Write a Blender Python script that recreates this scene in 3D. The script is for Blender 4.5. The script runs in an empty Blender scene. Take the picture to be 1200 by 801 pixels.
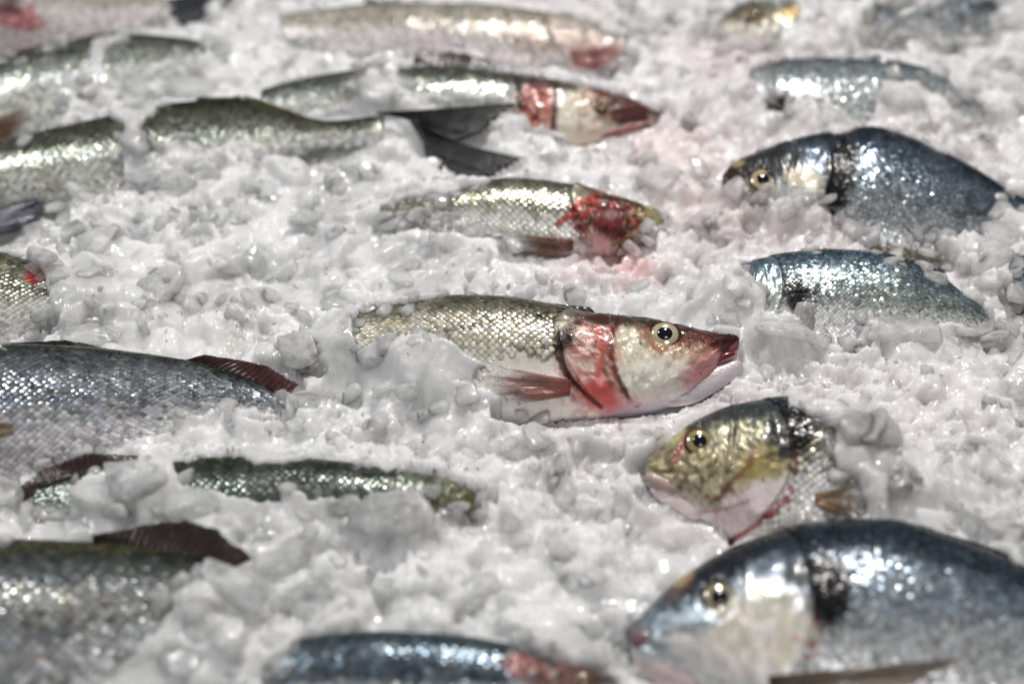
import bpy, bmesh, math, random
import numpy as np
from mathutils import Vector

# ------------------------------------------------------------------ camera, light, exposure
TILT = math.radians(42.0)
DIST = 0.68
LENS = 50.0
FPX = LENS / 36.0 * 1200.0
sc = bpy.context.scene
COL = sc.collection
CAM = np.array([0.0, -DIST * math.cos(TILT), DIST * math.sin(TILT)])
RT = np.array([1.0, 0, 0]); UP = np.array([0, math.sin(TILT), math.cos(TILT)]); FW = np.array([0, math.cos(TILT), -math.sin(TILT)])
cd = bpy.data.cameras.new('camera'); cam = bpy.data.objects.new('camera', cd); COL.objects.link(cam)
cam.location = CAM.tolist(); cam.rotation_euler = (math.pi / 2 - TILT, 0, 0)
cd.lens = LENS; cd.sensor_width = 36.0; cd.clip_start = 0.02; cd.clip_end = 50
cd.dof.use_dof = True; cd.dof.focus_distance = 0.652; cd.dof.aperture_fstop = 3.3; cd.dof.aperture_blades = 0
sc.camera = cam

w = bpy.data.worlds.new('World'); sc.world = w; w.use_nodes = True
bg = w.node_tree.nodes['Background']; bg.inputs[0].default_value = (0.97, 0.985, 1.0, 1); bg.inputs[1].default_value = 0.075

def lamp(name, loc, target, size, power, color):
    d = bpy.data.lights.new(name, 'AREA'); d.shape = 'DISK'; d.size = size; d.energy = power; d.color = color
    o = bpy.data.objects.new(name, d); COL.objects.link(o); o.location = loc
    o.rotation_euler = (Vector(target) - Vector(loc)).to_track_quat('-Z', 'Y').to_euler()
    return o
lamp('key_lamp', (0.25, 0.62, 1.25), (0, 0.05, 0), 0.09, 13.5, (1.0, 0.975, 0.94))
lamp('second_lamp', (-0.75, 0.25, 1.2), (0, 0.05, 0), 0.10, 5.5, (0.97, 0.985, 1.0))
lamp('front_fill', (0.35, -1.0, 1.15), (0, 0.05, 0), 0.40, 3.5, (1.0, 0.98, 0.965))  # added fill from behind the camera, keeps glare off the flanks

sc.view_settings.view_transform = 'Standard'; sc.view_settings.look = 'None'
sc.view_settings.exposure = 0.04; sc.view_settings.gamma = 1.0
sc.render.engine = 'CYCLES'
sc.cycles.use_denoising = True
sc.cycles.max_bounces = 10; sc.cycles.transmission_bounces = 6; sc.cycles.glossy_bounces = 4
sc.cycles.caustics_reflective = False; sc.cycles.caustics_refractive = False
sc.cycles.sample_clamp_indirect = 4.0

# ------------------------------------------------------------------ maths helpers
rng = np.random.default_rng(7)
random.seed(7)

def project(P):
    d = P - CAM
    z = d @ FW
    return 600 + FPX * (d @ RT) / z, 400.5 - FPX * (d @ UP) / z

def ray(px, py):
    px = np.asarray(px, float); py = np.asarray(py, float)
    return FW + ((px - 600) / FPX)[..., None] * RT + ((400.5 - py) / FPX)[..., None] * UP

def at(px, py, z=0.0):
    d = ray(px, py); k = (z - CAM[2]) / d[..., 2]
    return CAM + d * k[..., None]

def hash2(i, j, seed):
    i = i.astype(np.int64); j = j.astype(np.int64)
    h = (i * 374761393 + j * 668265263 + seed * 1442695041) & 0x7fffffff
    h = ((h ^ (h >> 13)) * 1274126177) & 0x7fffffff
    h = (h ^ (h >> 16)) * 2246822519 & 0x7fffffff
    return (h & 0xffffff) / float(0xffffff)

def vnoise(x, y, seed=0):
    x = np.asarray(x, float); y = np.asarray(y, float)
    i = np.floor(x); j = np.floor(y); fx = x - i; fy = y - j
    fx = fx * fx * (3 - 2 * fx); fy = fy * fy * (3 - 2 * fy)
    a = hash2(i, j, seed); b = hash2(i + 1, j, seed); c = hash2(i, j + 1, seed); d = hash2(i + 1, j + 1, seed)
    return (a * (1 - fx) + b * fx) * (1 - fy) + (c * (1 - fx) + d * fx) * fy

def fbm(x, y, seed=0, octs=4):
    s = 0; a = 0.5; t = 0
    for k in range(octs):
        s = s + a * vnoise(x * 2 ** k + 17.3 * k, y * 2 ** k - 9.1 * k, seed + k); t += a; a *= 0.5
    return s / t

def sstep(a, b, x):
    t = np.clip((x - a) / (b - a), 0, 1); return t * t * (3 - 2 * t)

def pchip(xs, ys, x):
    xs = np.asarray(xs, float); ys = np.asarray(ys, float)
    h = np.diff(xs); d = np.diff(ys) / h
    m = np.zeros(len(xs)); m[0] = d[0]; m[-1] = d[-1]
    for k in range(1, len(xs) - 1):
        if d[k - 1] * d[k] > 0:
            w1 = 2 * h[k] + h[k - 1]; w2 = h[k] + 2 * h[k - 1]
            m[k] = (w1 + w2) / (w1 / d[k - 1] + w2 / d[k])
    x = np.clip(x, xs[0], xs[-1]); k = np.clip(np.searchsorted(xs, x) - 1, 0, len(h) - 1)
    t = (x - xs[k]) / h[k]
    return ((2 * t**3 - 3 * t**2 + 1) * ys[k] + (t**3 - 2 * t**2 + t) * h[k] * m[k]
            + (-2 * t**3 + 3 * t**2) * ys[k + 1] + (t**3 - t**2) * h[k] * m[k + 1])

def in_poly(px, py, poly):
    poly = np.asarray(poly, float); n = len(poly); inside = np.zeros(np.shape(px), bool)
    j = n - 1
    for i in range(n):
        xi, yi = poly[i]; xj, yj = poly[j]
        c = ((yi > py) != (yj > py)) & (px < (xj - xi) * (py - yi) / (yj - yi + 1e-12) + xi)
        inside ^= c; j = i
    return inside

def seg_dist(px, py, pts):
    best = np.full(np.shape(px), 1e9)
    for (x0, y0), (x1, y1) in zip(pts[:-1], pts[1:]):
        dx, dy = x1 - x0, y1 - y0; L = dx * dx + dy * dy + 1e-9
        t = np.clip(((px - x0) * dx + (py - y0) * dy) / L, 0, 1)
        best = np.minimum(best, np.hypot(px - x0 - t * dx, py - y0 - t * dy))
    return best

# ------------------------------------------------------------------ mesh helpers
def mesh_np(name, V, F, mat, col=None, parent=None, smooth=True, loc=None):
    """V (n,3) world points; F a list of (m,k) index arrays"""
    me = bpy.data.meshes.new(name)
    V = np.asarray(V, np.float32)
    if loc is None and parent is not None:
        loc = parent['_origin'] if '_origin' in parent else (0, 0, 0)
    off = np.array(loc if loc is not None else (0, 0, 0), np.float32)
    V = V - off
    if not isinstance(F, (list, tuple)): F = [F]
    F = [np.asarray(f, np.int32) for f in F if len(f)]
    nl = sum(f.size for f in F); npoly = sum(len(f) for f in F)
    me.vertices.add(len(V)); me.vertices.foreach_set('co', V.ravel())
    me.loops.add(nl); me.loops.foreach_set('vertex_index', np.concatenate([f.ravel() for f in F]))
    me.polygons.add(npoly)
    starts = []; s = 0
    for f in F:
        starts.append(s + np.arange(len(f)) * f.shape[1]); s += f.size
    me.polygons.foreach_set('loop_start', np.concatenate(starts).astype(np.int32))
    me.update(calc_edges=True); me.validate()
    me.polygons.foreach_set('use_smooth', np.full(len(me.polygons), smooth))
    if col is not None:
        a = me.attributes.new('Col', 'FLOAT_COLOR', 'POINT'); a.data.foreach_set('color', np.asarray(col, np.float32).ravel())
    me.materials.append(mat)
    o = bpy.data.objects.new(name, me); COL.objects.link(o)
    if parent is not None: o.parent = parent
    else: o.location = off.tolist()
    return o

def grid_faces(nr, nc, wrap=False, flip=False):
    i = np.arange(nr - 1)[:, None]; j = np.arange(nc if wrap else nc - 1)[None, :]
    j2 = (j + 1) % nc
    f = np.stack([i * nc + j, i * nc + j2, (i + 1) * nc + j2, (i + 1) * nc + j], -1).reshape(-1, 4)
    return f[:, ::-1] if flip else f

def fixwind(V, F):
    """flip all faces when the closed mesh is inside out"""
    vol = 0
    for f in F:
        a = V[f[:, 0]]; c = V.mean(0)
        for k in range(1, f.shape[1] - 1):
            vol += np.einsum('ij,ij->i', a - c, np.cross(V[f[:, k]] - c, V[f[:, k + 1]] - c)).sum()
    return [f[:, ::-1] for f in F] if vol < 0 else F

# ------------------------------------------------------------------ materials
def new_mat(name):
    m = bpy.data.materials.new(name); m.use_nodes = True
    return m, m.node_tree, m.node_tree.nodes['Principled BSDF']

def fish_material(name, rough=0.3, coat=0.5, bump=0.15, bscale=900, spec=0.5, sss=0.0, coat_rough=0.1):
    m, nt, b = new_mat(name)
    at_ = nt.nodes.new('ShaderNodeAttribute'); at_.attribute_name = 'Col'
    nt.links.new(at_.outputs['Color'], b.inputs['Base Color'])
    nt.links.new(at_.outputs['Alpha'], b.inputs['Metallic'])
    tc = nt.nodes.new('ShaderNodeTexCoord'); n = nt.nodes.new('ShaderNodeTexNoise')
    n.inputs['Scale'].default_value = bscale; n.inputs['Detail'].default_value = 3
    nt.links.new(tc.outputs['Object'], n.inputs['Vector'])
    bp = nt.nodes.new('ShaderNodeBump'); bp.inputs['Strength'].default_value = bump; bp.inputs['Distance'].default_value = 0.001
    nt.links.new(n.outputs['Fac'], bp.inputs['Height']); nt.links.new(bp.outputs['Normal'], b.inputs['Normal'])
    n2 = nt.nodes.new('ShaderNodeTexNoise'); n2.inputs['Scale'].default_value = 120; n2.inputs['Detail'].default_value = 4
    nt.links.new(tc.outputs['Object'], n2.inputs['Vector'])
    mr = nt.nodes.new('ShaderNodeMapRange'); mr.inputs[3].default_value = rough * 0.7; mr.inputs[4].default_value = rough * 1.4
    nt.links.new(n2.outputs['Fac'], mr.inputs[0]); nt.links.new(mr.outputs[0], b.inputs['Roughness'])
    b.inputs['Coat Weight'].default_value = coat; b.inputs['Coat Roughness'].default_value = coat_rough
    b.inputs['Specular IOR Level'].default_value = spec
    if sss:
        b.inputs['Subsurface Weight'].default_value = sss; b.inputs['Subsurface Radius'].default_value = (1, 0.4, 0.3)
        b.inputs['Subsurface Scale'].default_value = 0.003
    return m

M_SKIN = fish_material('wet_fish_skin', 0.28, 0.25, 0.3, 700, spec=.22)
M_SCALE = fish_material('silver_fish_scale', 0.2, 0.05, 0.05, 1500, spec=.2)
M_FIN = fish_material('fin_membrane', 0.2, 0.3, 0.3, 900, spec=.4)
_b = M_FIN.node_tree.nodes['Principled BSDF']; _a = [n for n in M_FIN.node_tree.nodes if n.type == 'ATTRIBUTE'][0]
for l in list(_b.inputs['Metallic'].links): M_FIN.node_tree.links.remove(l)
M_FIN.node_tree.links.new(_a.outputs['Alpha'], _b.inputs['Alpha'])       # thin skin between the rays lets some light through
M_EYE = fish_material('wet_eye', 0.12, 1.0, 0.0, 500, coat_rough=0.03)

def ice_material(name, clear, rough, bump, bscale=260, sscale=.006):
    """wet ice: cloudy scattering body, glossy skin, partly see-through where it is thin or faces the eye"""
    m, nt, b = new_mat(name); L = nt.links.new
    at_ = nt.nodes.new('ShaderNodeAttribute'); at_.attribute_name = 'Col'
    geo = nt.nodes.new('ShaderNodeNewGeometry')
    def noise(scale, det, rg=.6):
        n = nt.nodes.new('ShaderNodeTexNoise'); n.inputs['Scale'].default_value = scale; n.inputs['Detail'].default_value = det; n.inputs['Roughness'].default_value = rg
        L(geo.outputs['Position'], n.inputs['Vector']); return n
    def rng_(src, a, b_, c, d):
        r = nt.nodes.new('ShaderNodeMapRange'); r.inputs[1].default_value = a; r.inputs[2].default_value = b_; r.inputs[3].default_value = c; r.inputs[4].default_value = d
        L(src, r.inputs[0]); return r.outputs[0]
    cloud = noise(70, 4)
    mul = nt.nodes.new('ShaderNodeMix'); mul.data_type = 'RGBA'; mul.blend_type = 'MULTIPLY'; mul.inputs[0].default_value = 1
    L(at_.outputs['Color'], mul.inputs[6]); cr = nt.nodes.new('ShaderNodeCombineColor')
    v = rng_(cloud.outputs['Fac'], .3, .7, .80, 1.06)
    for k in range(3): L(v, cr.inputs[k])
    L(cr.outputs[0], mul.inputs[7]); L(mul.outputs[2], b.inputs['Base Color'])
    n = noise(bscale, 6, .62); nb = noise(1400, 2)
    add = nt.nodes.new('ShaderNodeMath'); add.operation = 'MULTIPLY_ADD'; add.inputs[1].default_value = .18
    L(nb.outputs['Fac'], add.inputs[0]); L(n.outputs['Fac'], add.inputs[2])
    bp = nt.nodes.new('ShaderNodeBump'); bp.inputs['Strength'].default_value = bump; bp.inputs['Distance'].default_value = 0.0025
    L(add.outputs[0], bp.inputs['Height']); L(bp.outputs['Normal'], b.inputs['Normal'])
    n2 = noise(55, 3)
    L(rng_(n2.outputs['Fac'], .3, .7, rough * .4, rough * 1.7), b.inputs['Roughness'])
    b.inputs['IOR'].default_value = 1.33; b.inputs['Specular IOR Level'].default_value = .7
    b.inputs['Subsurface Weight'].default_value = 1.0
    b.inputs['Subsurface Radius'].default_value = (1.0, 1.0, 1.0); b.inputs['Subsurface Scale'].default_value = sscale
    b.inputs['Coat Weight'].default_value = .4; b.inputs['Coat Roughness'].default_value = .09
    if clear > 0:
        tr = nt.nodes.new('ShaderNodeBsdfTransparent'); tr.inputs[0].default_value = (.95, .96, .96, 1)
        lw = nt.nodes.new('ShaderNodeLayerWeight'); lw.inputs[0].default_value = .35; L(bp.outputs['Normal'], lw.inputs['Normal'])
        c2 = noise(90, 6, .7); a = rng_(c2.outputs['Fac'], .38, .6, clear * .4, clear)
        f = nt.nodes.new('ShaderNodeMath'); f.operation = 'MULTIPLY'; L(a, f.inputs[0]); L(rng_(lw.outputs['Facing'], 0, .95, 1, .3), f.inputs[1])
        gl = nt.nodes.new('ShaderNodeBsdfGlossy'); gl.inputs['Roughness'].default_value = rough * .5; L(bp.outputs['Normal'], gl.inputs['Normal'])
        fr = nt.nodes.new('ShaderNodeFresnel'); fr.inputs[0].default_value = 1.31; L(bp.outputs['Normal'], fr.inputs['Normal'])
        mg = nt.nodes.new('ShaderNodeMixShader'); L(fr.outputs[0], mg.inputs[0]); L(tr.outputs[0], mg.inputs[1]); L(gl.outputs[0], mg.inputs[2])
        mx = nt.nodes.new('ShaderNodeMixShader'); L(f.outputs[0], mx.inputs[0]); L(b.outputs[0], mx.inputs[1]); L(mg.outputs[0], mx.inputs[2])
        L(mx.outputs[0], nt.nodes['Material Output'].inputs['Surface'])
    return m
M_BED = ice_material('packed_crushed_ice', 0.0, 0.16, 0.34, 300, .016)
M_ICE = ice_material('crushed_ice', 0.72, 0.08, 0.26, 220, .010)
M_CHUNK = ice_material('clear_melting_ice', 0.85, 0.07, 0.25, 170, .012)

# ------------------------------------------------------------------ stains of the ice (melt water with a little blood)
STAIN = [(742, 312, 36, 18, (0.82, 0.35, 0.34), 0.42), (700, 300, 45, 25, (0.85, 0.4, 0.4), 0.35), (690, 478, 60, 22, (0.9, 0.55, 0.55), 0.3),
         (830, 470, 90, 30, (0.85, 0.72, 0.72), 0.25), (760, 160, 90, 35, (0.85, 0.6, 0.6), 0.35), (860, 65, 80, 35, (0.85, 0.66, 0.68), 0.3),
         (840, 250, 90, 50, (0.86, 0.66, 0.64), 0.3), (930, 640, 60, 22, (0.85, 0.65, 0.6), 0.25), (800, 600, 90, 40, (0.86, 0.74, 0.74), 0.25),
         (620, 20, 200, 40, (0.86, 0.74, 0.76), 0.3), (1040, 220, 260, 160, (0.86, 0.76, 0.75), 0.35), (1050, 480, 200, 90, (0.87, 0.79, 0.78), 0.3), (640, 560, 160, 70, (0.87, 0.80, 0.80), 0.3), (35, 320, 14, 8, (0.6, 0.1, 0.08), 0.8),
         (270, 400, 60, 40, (0.85, 0.8, 0.74), 0.25)]
def ice_colour(P, jitter=0.0):
    px, py = project(np.asarray(P, float))
    n = P.shape[0]
    base = np.tile(np.array([0.87, 0.87, 0.875]), (n, 1))
    big = fbm(P[:, 0] * 14, P[:, 1] * 14, 41, 3)
    clr = sstep(.5, .66, fbm(P[:, 0] * 55, P[:, 1] * 55, 43, 4))
    base *= ((0.84 + 0.24 * big) * (1 - .17 * clr))[:, None]
    for (cx, cy, rx, ry, c, k) in STAIN:
        wob = 0.25 + 1.5 * fbm(P[:, 0] * 130, P[:, 1] * 130, int(cx), 4)
        d = np.hypot((px - cx) / rx, (py - cy) / ry) / wob
        m = (min(.95, k * 1.3) * np.exp(-d * d))[:, None]
        base = base * (1 - m) + np.array(c) * m
    return np.c_[np.clip(base, 0, 0.95), np.ones(n)]

# ------------------------------------------------------------------ FISH
BASS_W = ([0, .01, .03, .07, .12, .2, .28, .4, .55, .7, .85, 1], [.09, .18, .28, .40, .50, .58, .60, .60, .52, .36, .18, .07])
BREAM_W = ([0, .01, .03, .07, .12, .2, .3, .42, .6, .75, .9, 1], [.08, .14, .2, .3, .38, .45, .48, .46, .38, .25, .1, .05])
VIS = []          # (polygon, fish index): where the fish shows through the ice
FISH = []

class Fish: pass

def s_op(kind, t):
    if kind == 'bass':
        return np.where(t > .35, .279 - .03 * ((t - .35) / .65)**2, .279 - .075 * ((.35 - t) / 1.35)**2)
    return np.where(t > .15, .29 - .035 * ((t - .15) / .85)**2, .29 - .11 * ((.15 - t) / 1.15)**2)

def s_pre(kind, t):
    if kind == 'bass': return .197 - .035 * (np.clip(.85 - t, 0, 2) / 1.6)**1.5
    return .205 - .06 * (np.clip(.7 - t, 0, 2) / 1.6)**1.3

def make_fish(idx, kind, table, label, cat, group, roll=20, z0=0.012, palette=None, paint=(), vis=(), eye=None, res=(170, 84),
              jaw=None, fins=(), scale_pitch=0.0028, scales=True, gill=True, wfac=1.0, yaw=0.0, splay=0.0):
    f = Fish(); f.kind = kind; f.idx = idx
    T = np.array([r if len(r) == 5 else (r[0], r[1], r[2], r[1], r[3]) for r in table], float)
    al = math.radians(roll); be = math.radians(yaw)
    f.n = np.array([math.sin(be), -math.sin(al) * math.cos(be), math.cos(al) * math.cos(be)])
    mid = T[len(T) // 2]
    f.P0 = at((mid[1] + mid[3]) / 2, (mid[2] + mid[4]) / 2, z0)
    def pt(px, py, w=0.0):
        d = ray(px, py)
        k = ((f.P0 + f.n * 0 - CAM) @ f.n + w) / (d @ f.n)
        return CAM + d * k[..., None]
    f.pt = pt
    top = pt(T[:, 1], T[:, 2]); bot = pt(T[:, 3], T[:, 4])
    s_tab = T[:, 0]
    hh = np.linalg.norm(top - bot, axis=1) / 2; f.H = hh.max()
    Wt = BASS_W if kind == 'bass' else BREAM_W
    smin, smax = s_tab[0], s_tab[-1]
    def surf(s, t, side, off=0.0):
        """world point of the flank; t -1 belly .. 1 back; side -1..1 is w/W"""
        sh = s.shape; sf = s.ravel()
        tp = np.stack([pchip(s_tab, top[:, k], sf) for k in range(3)], -1)
        bt = np.stack([pchip(s_tab, bot[:, k], sf) for k in range(3)], -1)
        W = np.interp(sf, Wt[0], Wt[1]) * f.H * wfac
        # never thicker than the local half height
        W = np.minimum(W, 0.95 * np.linalg.norm(tp - bt, axis=1) / 2 + 0.0005)
        tt = t.ravel()[:, None]
        lam = (tt + 1) / 2
        P = bt * (1 - lam) + tp * lam + f.n * (W * side.ravel() + off * np.sign(side.ravel() + 1e-9))[:, None]
        return P.reshape(sh + (3,))
    f.surf = surf
    pal = palette
    def colour(s, t, P):
        """pigment in linear rgb + metalness"""
        sf, tf = s.ravel(), t.ravel(); n = sf.size; Pq = P.reshape(-1, 3)
        # pigment is laid out in the fish's own plane
        Pp = Pq - np.minimum((Pq - f.P0) @ f.n, 0)[:, None] * f.n
        px, py = project(Pp)
        nz = fbm(sf * 40, tf * 6, 3 + idx, 4) - .5
        tn = tf + nz * 0.28
        keys = np.array([k[0] for k in pal]); cols = np.array([k[1] for k in pal])
        c = np.stack([np.interp(tn, keys, cols[:, k]) for k in range(4)], -1)
        rgb = c[:, :3]; met = c[:, 3]
        rgb = rgb * (0.8 + 0.4 * fbm(px / 9, py / 9, 11 + idx, 4))[:, None]
        for p in paint:
            typ = p[0]
            if typ == 'blob':
                _, cx, cy, rx, ry, ang, cc, k, soft = p
                a = math.radians(ang); dx = px - cx; dy = py - cy
                ux = dx * math.cos(a) + dy * math.sin(a); uy = -dx * math.sin(a) + dy * math.cos(a)
                d = np.hypot(ux / rx, uy / ry) + (fbm(px / 7, py / 7, int(cx) % 97, 4) - .5) * 0.9
                m = k * (1 - sstep(1 - soft, 1 + soft, d))
            elif typ == 'line':
                _, pts, wd, cc, k = p
                d = seg_dist(px, py, pts) / (wd * (0.5 + 1.0 * fbm(px / 6, py / 6, int(pts[0][0]) % 89, 3)))
                m = k * (1 - sstep(0.5, 1.2, d))
            elif typ == 'mottle':
                _, cx, cy, rx, ry, cc, k, sz = p
                d = np.hypot((px - cx) / rx, (py - cy) / ry)
                m = k * (1 - sstep(.7, 1.15, d)) * sstep(.47, .58, fbm(px / sz, py / sz, int(cx) % 83, 4))
            m = np.asarray(m)[:, None]
            rgb = rgb * (1 - m) + np.array(cc[:3]) * m
            met = met * (1 - m[:, 0]) + (cc[3] if len(cc) > 3 else 0.05) * m[:, 0]
        met = met * (.35 + 1.2 * fbm(px / 14, py / 10, 21 + idx, 3))
        return np.c_[np.clip(rgb, 0.003, .95), np.clip(met, 0, 1)]
    f.colour = colour
    org = f.P0 - np.array([0, 0, f.H * .6]); root = bpy.data.objects.new('sea_bass' if kind == 'bass' else 'sea_bream', None)
    COL.objects.link(root); root.location = org.tolist(); root['_origin'] = org.tolist()
    root['label'] = label; root['category'] = cat; root['group'] = group
    root.empty_display_size = 0.02; f.root = root
    # body
    ns, nt_ = res
    u = np.linspace(0, 1, ns); dense = smin + (smax - smin) * u
    if smin < .05: dense = np.interp(u, [0, .45, 1], [smin, .3, smax])
    th = np.linspace(0, 2 * np.pi, nt_, endpoint=False)
    S, TH = np.meshgrid(dense, th, indexing='ij')
    tt = np.cos(TH); side = np.sin(TH)
    off = np.zeros_like(S)
    if smin < .1:
        off -= 0.0011 * np.exp(-((S - s_pre(kind, tt)) / .006)**2) * (np.abs(tt) < .93)
        off -= 0.0012 * sstep(0, .02, S - s_op(kind, tt) - .0) * sstep(.12, .02, S - s_op(kind, tt)) * (np.abs(tt) < .97)
        off += 0.0022 * (fbm(S * 55, tt * 5, 9 + idx, 4) - .5) * sstep(.3, .26, S)
    V = surf(S, tt, side, 0.0) + (f.n * (off * np.sign(side) * np.minimum(1, np.abs(side) * 3))[..., None])
    f.Vgrid = V
    # eye socket
    if eye:
        ex, ey, er = eye[:3]
        pxv, pyv = project(V.reshape(-1, 3)); dd = np.hypot(pxv - ex, pyv - ey).reshape(S.shape) / er
        near = side > 0
        dent = (np.exp(-(np.clip(dd - .9, 0, 9) / .12)**2) * 1.0 - 1.3 * np.exp(-((dd - 1.15) / .16)**2) * -0.25)
        V = V - f.n * (np.where(near & (dd < 2.2), er / FPX * .65 * .22 * dent, 0))[..., None]
    C = colour(S, tt, V)
    Vb = V.reshape(-1, 3)
    c0 = Vb[:nt_].mean(0); c1 = Vb[-nt_:].mean(0)
    Vb = np.r_[Vb, [c0, c1]]; C = np.r_[C, [C[0], C[-1]]]
    k = np.arange(nt_); k2 = (k + 1) % nt_; N = ns * nt_
    F = [grid_faces(ns, nt_, wrap=True), np.stack([np.full(nt_, N), k2, k], -1), np.stack([np.full(nt_, N + 1), (ns - 1) * nt_ + k, (ns - 1) * nt_ + k2], -1)]
    F = fixwind(Vb, F)
    mesh_np('body', Vb, F, M_SKIN, C, root)
    f.samp = V[:, side[0] > 0].reshape(-1, 3); f.sampp = project(f.samp)
    f.surf_all = V
    def wsurf(px, py):
        out = np.zeros(px.size); X = px.ravel(); Y = py.ravel(); sx, sy = f.sampp
        sel = (sx > X.min() - 8) & (sx < X.max() + 8) & (sy > Y.min() - 8) & (sy < Y.max() + 8)
        if not sel.any(): return np.zeros(px.shape)
        sx = sx[sel]; sy = sy[sel]; sw = (f.samp[sel] - f.P0) @ f.n
        for a in range(0, X.size, 400):
            d = (sx[None] - X[a:a+400, None])**2 + (sy[None] - Y[a:a+400, None])**2
            w_ = np.exp(-(d - d.min(1, keepdims=True)) / 30.0); out[a:a+400] = (w_ * sw).sum(1) / w_.sum(1)
        return out.reshape(px.shape)
    f.wsurf = wsurf
    e = 1e-3
    def frame(s, t):
        sd = np.sqrt(np.clip(1 - t * t, 0, 1))
        P = surf(s, t, sd); Ps = surf(s + e, t, sd); t2 = np.clip(t + e, -1, 1); Pt = surf(s, t2, np.sqrt(np.clip(1 - t2 * t2, 0, 1)))
        a = Ps - P; a /= np.linalg.norm(a, axis=-1, keepdims=True) + 1e-12
        b = Pt - P; b /= np.linalg.norm(b, axis=-1, keepdims=True) + 1e-12
        nn = np.cross(a, b); nn /= np.linalg.norm(nn, axis=-1, keepdims=True) + 1e-12
        nn *= np.sign((nn @ f.n))[..., None]
        b = b - (a * b).sum(-1, keepdims=True) * a; b /= np.linalg.norm(b, axis=-1, keepdims=True) + 1e-12
        return P, a, b, nn
    # gill cover: a plate standing proud of the head, its rear rim lifted
    if gill and smin < .1:
        nr, nc = 22, 54
        tg = np.linspace(-.9, .9, nc)[None, :].repeat(nr, 0); r = np.linspace(0, 1, nr)[:, None].repeat(nc, 1)
        rr = np.minimum(r * 1.06, 1)
        sg = s_pre(kind, tg) * (1 - rr) + s_op(kind, tg) * rr
        edge = np.clip((.92 - np.abs(tg)) * 4, 0, 1)
        P, a, b, nn = frame(sg, tg)
        lift = (0.0004 + (0.0010 if kind == 'bass' else .0005) * rr**1.5 + splay * rr**2) * edge
        lift = np.where(r > .97, -0.002, lift); lift = np.where(r < .02, -0.0012, lift)
        lift = lift + 0.0016 * (fbm(sg * 70, tg * 6, 5 + idx, 3) - .5) * (r < .95)
        Vg = P + nn * lift[..., None]
        F = grid_faces(nr, nc); Vf = Vg.reshape(-1, 3)
        fn = np.cross(Vf[F[nc * 3, 1]] - Vf[F[nc * 3, 0]], Vf[F[nc * 3, 2]] - Vf[F[nc * 3, 0]])
        if fn @ f.n < 0: F = F[:, ::-1]
        mesh_np('gill_cover', Vf, F, M_SKIN, colour(sg, tg, Vg), root)
    # scales: overlapping rounded tiles, each with its own small tilt
    if scales:
        L = np.linalg.norm(np.diff(surf(np.linspace(.3, .98, 40), np.zeros(40), np.ones(40)), axis=0), axis=1).sum() / .68
        ds = scale_pitch / L
        nrow = int(f.H * math.pi * 0.92 / (scale_pitch * .62))
        phi = np.linspace(-.93, .93, nrow)
        ss = np.arange(.24, .985, ds)
        SS, PH = np.meshgrid(ss, phi, indexing='ij')
        SS = SS + (np.arange(nrow) % 2)[None, :] * ds * .5 + rng.normal(0, ds * .05, SS.shape)
        TT = np.sin(PH * math.pi / 2) + rng.normal(0, .004, SS.shape)
        TT = np.clip(TT, -.995, .995)
        loc_h = np.interp(SS, s_tab, hh)
        keep = (SS > s_op(kind, TT) + .006) & (SS < .985) & (rng.random(SS.shape) > .02)
        if idx == 1: keep &= TT > -.12 + .25 * (rng.random(SS.shape) - .5) - .5 * sstep(.36, .44, SS)
        # drop rows where the body is too slim for them
        keep &= (rng.random(SS.shape) < np.clip(loc_h / f.H * 1.9, 0, 1)) | (loc_h > .45 * f.H)
        pxs, pys = project(surf(SS, TT, np.sqrt(1 - TT * TT)).reshape(-1, 3))
        inv = ((pxs > -60) & (pxs < 1260) & (pys > -40) & (pys < 840)).reshape(SS.shape)
        vism = np.zeros(SS.shape, bool).ravel()
        for pg in vis:
            pg = np.array(pg, float)
            x0, y0 = pg.min(0) - 28; x1, y1 = pg.max(0) + 28
            vism |= (pxs > x0) & (pxs < x1) & (pys > y0) & (pys < y1)
        keep &= inv & vism.reshape(SS.shape)
        s_, t_ = SS[keep], TT[keep]; n = s_.size
        P, a, b, nn = frame(s_, t_)
        loc_scale = np.clip(np.interp(s_, s_tab, hh) / f.H, .35, 1)
        ls = scale_pitch * (.56 if idx == 11 else .62)
        jt = .7 if kind == 'bass' else 1.0
        tilt_a = .10 + rng.normal(0, .05, n) * jt; tilt_b = rng.normal(0, .055, n) * jt
        ax = a * np.cos(tilt_a)[:, None] + nn * np.sin(tilt_a)[:, None]      # rear end lifted
        bx = b * np.cos(tilt_b)[:, None] + nn * np.sin(tilt_b)[:, None]
        up = np.cross(ax, bx); up *= np.sign((up * nn).sum(-1))[:, None]
        shape = np.array([(0.05, 0, .16 if kind == 'bass' else .07), (-.9, 0, 0), (-.55, .78, 0), (.25, .86, .0), (.86, .48, 0), (1.02, 0, .02), (.86, -.48, 0), (.25, -.86, 0), (-.55, -.78, 0)])
        VV = P[:, None] + (shape[None, :, 0, None] * ax[:, None] + shape[None, :, 1, None] * bx[:, None] * np.clip(loc_scale, .6, 1)[:, None, None]
                           + shape[None, :, 2, None] * up[:, None]) * ls + nn[:, None] * 0.00025
        K = len(shape)
        cc = colour(s_, t_, P)
        hue = rng.random((n, 1)); tint = np.array([[.88, 1.0, 1.14]]) * (1 - hue) + np.array([[1.1, 1.02, .88]]) * hue
        br = np.clip(np.exp(rng.normal(-.04, .30 if kind == 'bass' else .34, (n, 1))), .35, 2.6)  # random brightness per scale, glitter put into the colour
        light = cc[:, :3] * tint * br * 1.25 + .004
        cen = np.c_[np.clip(light, 0, .93), np.clip(cc[:, 3:] * 1.15 + .05, 0, .92)]
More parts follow.
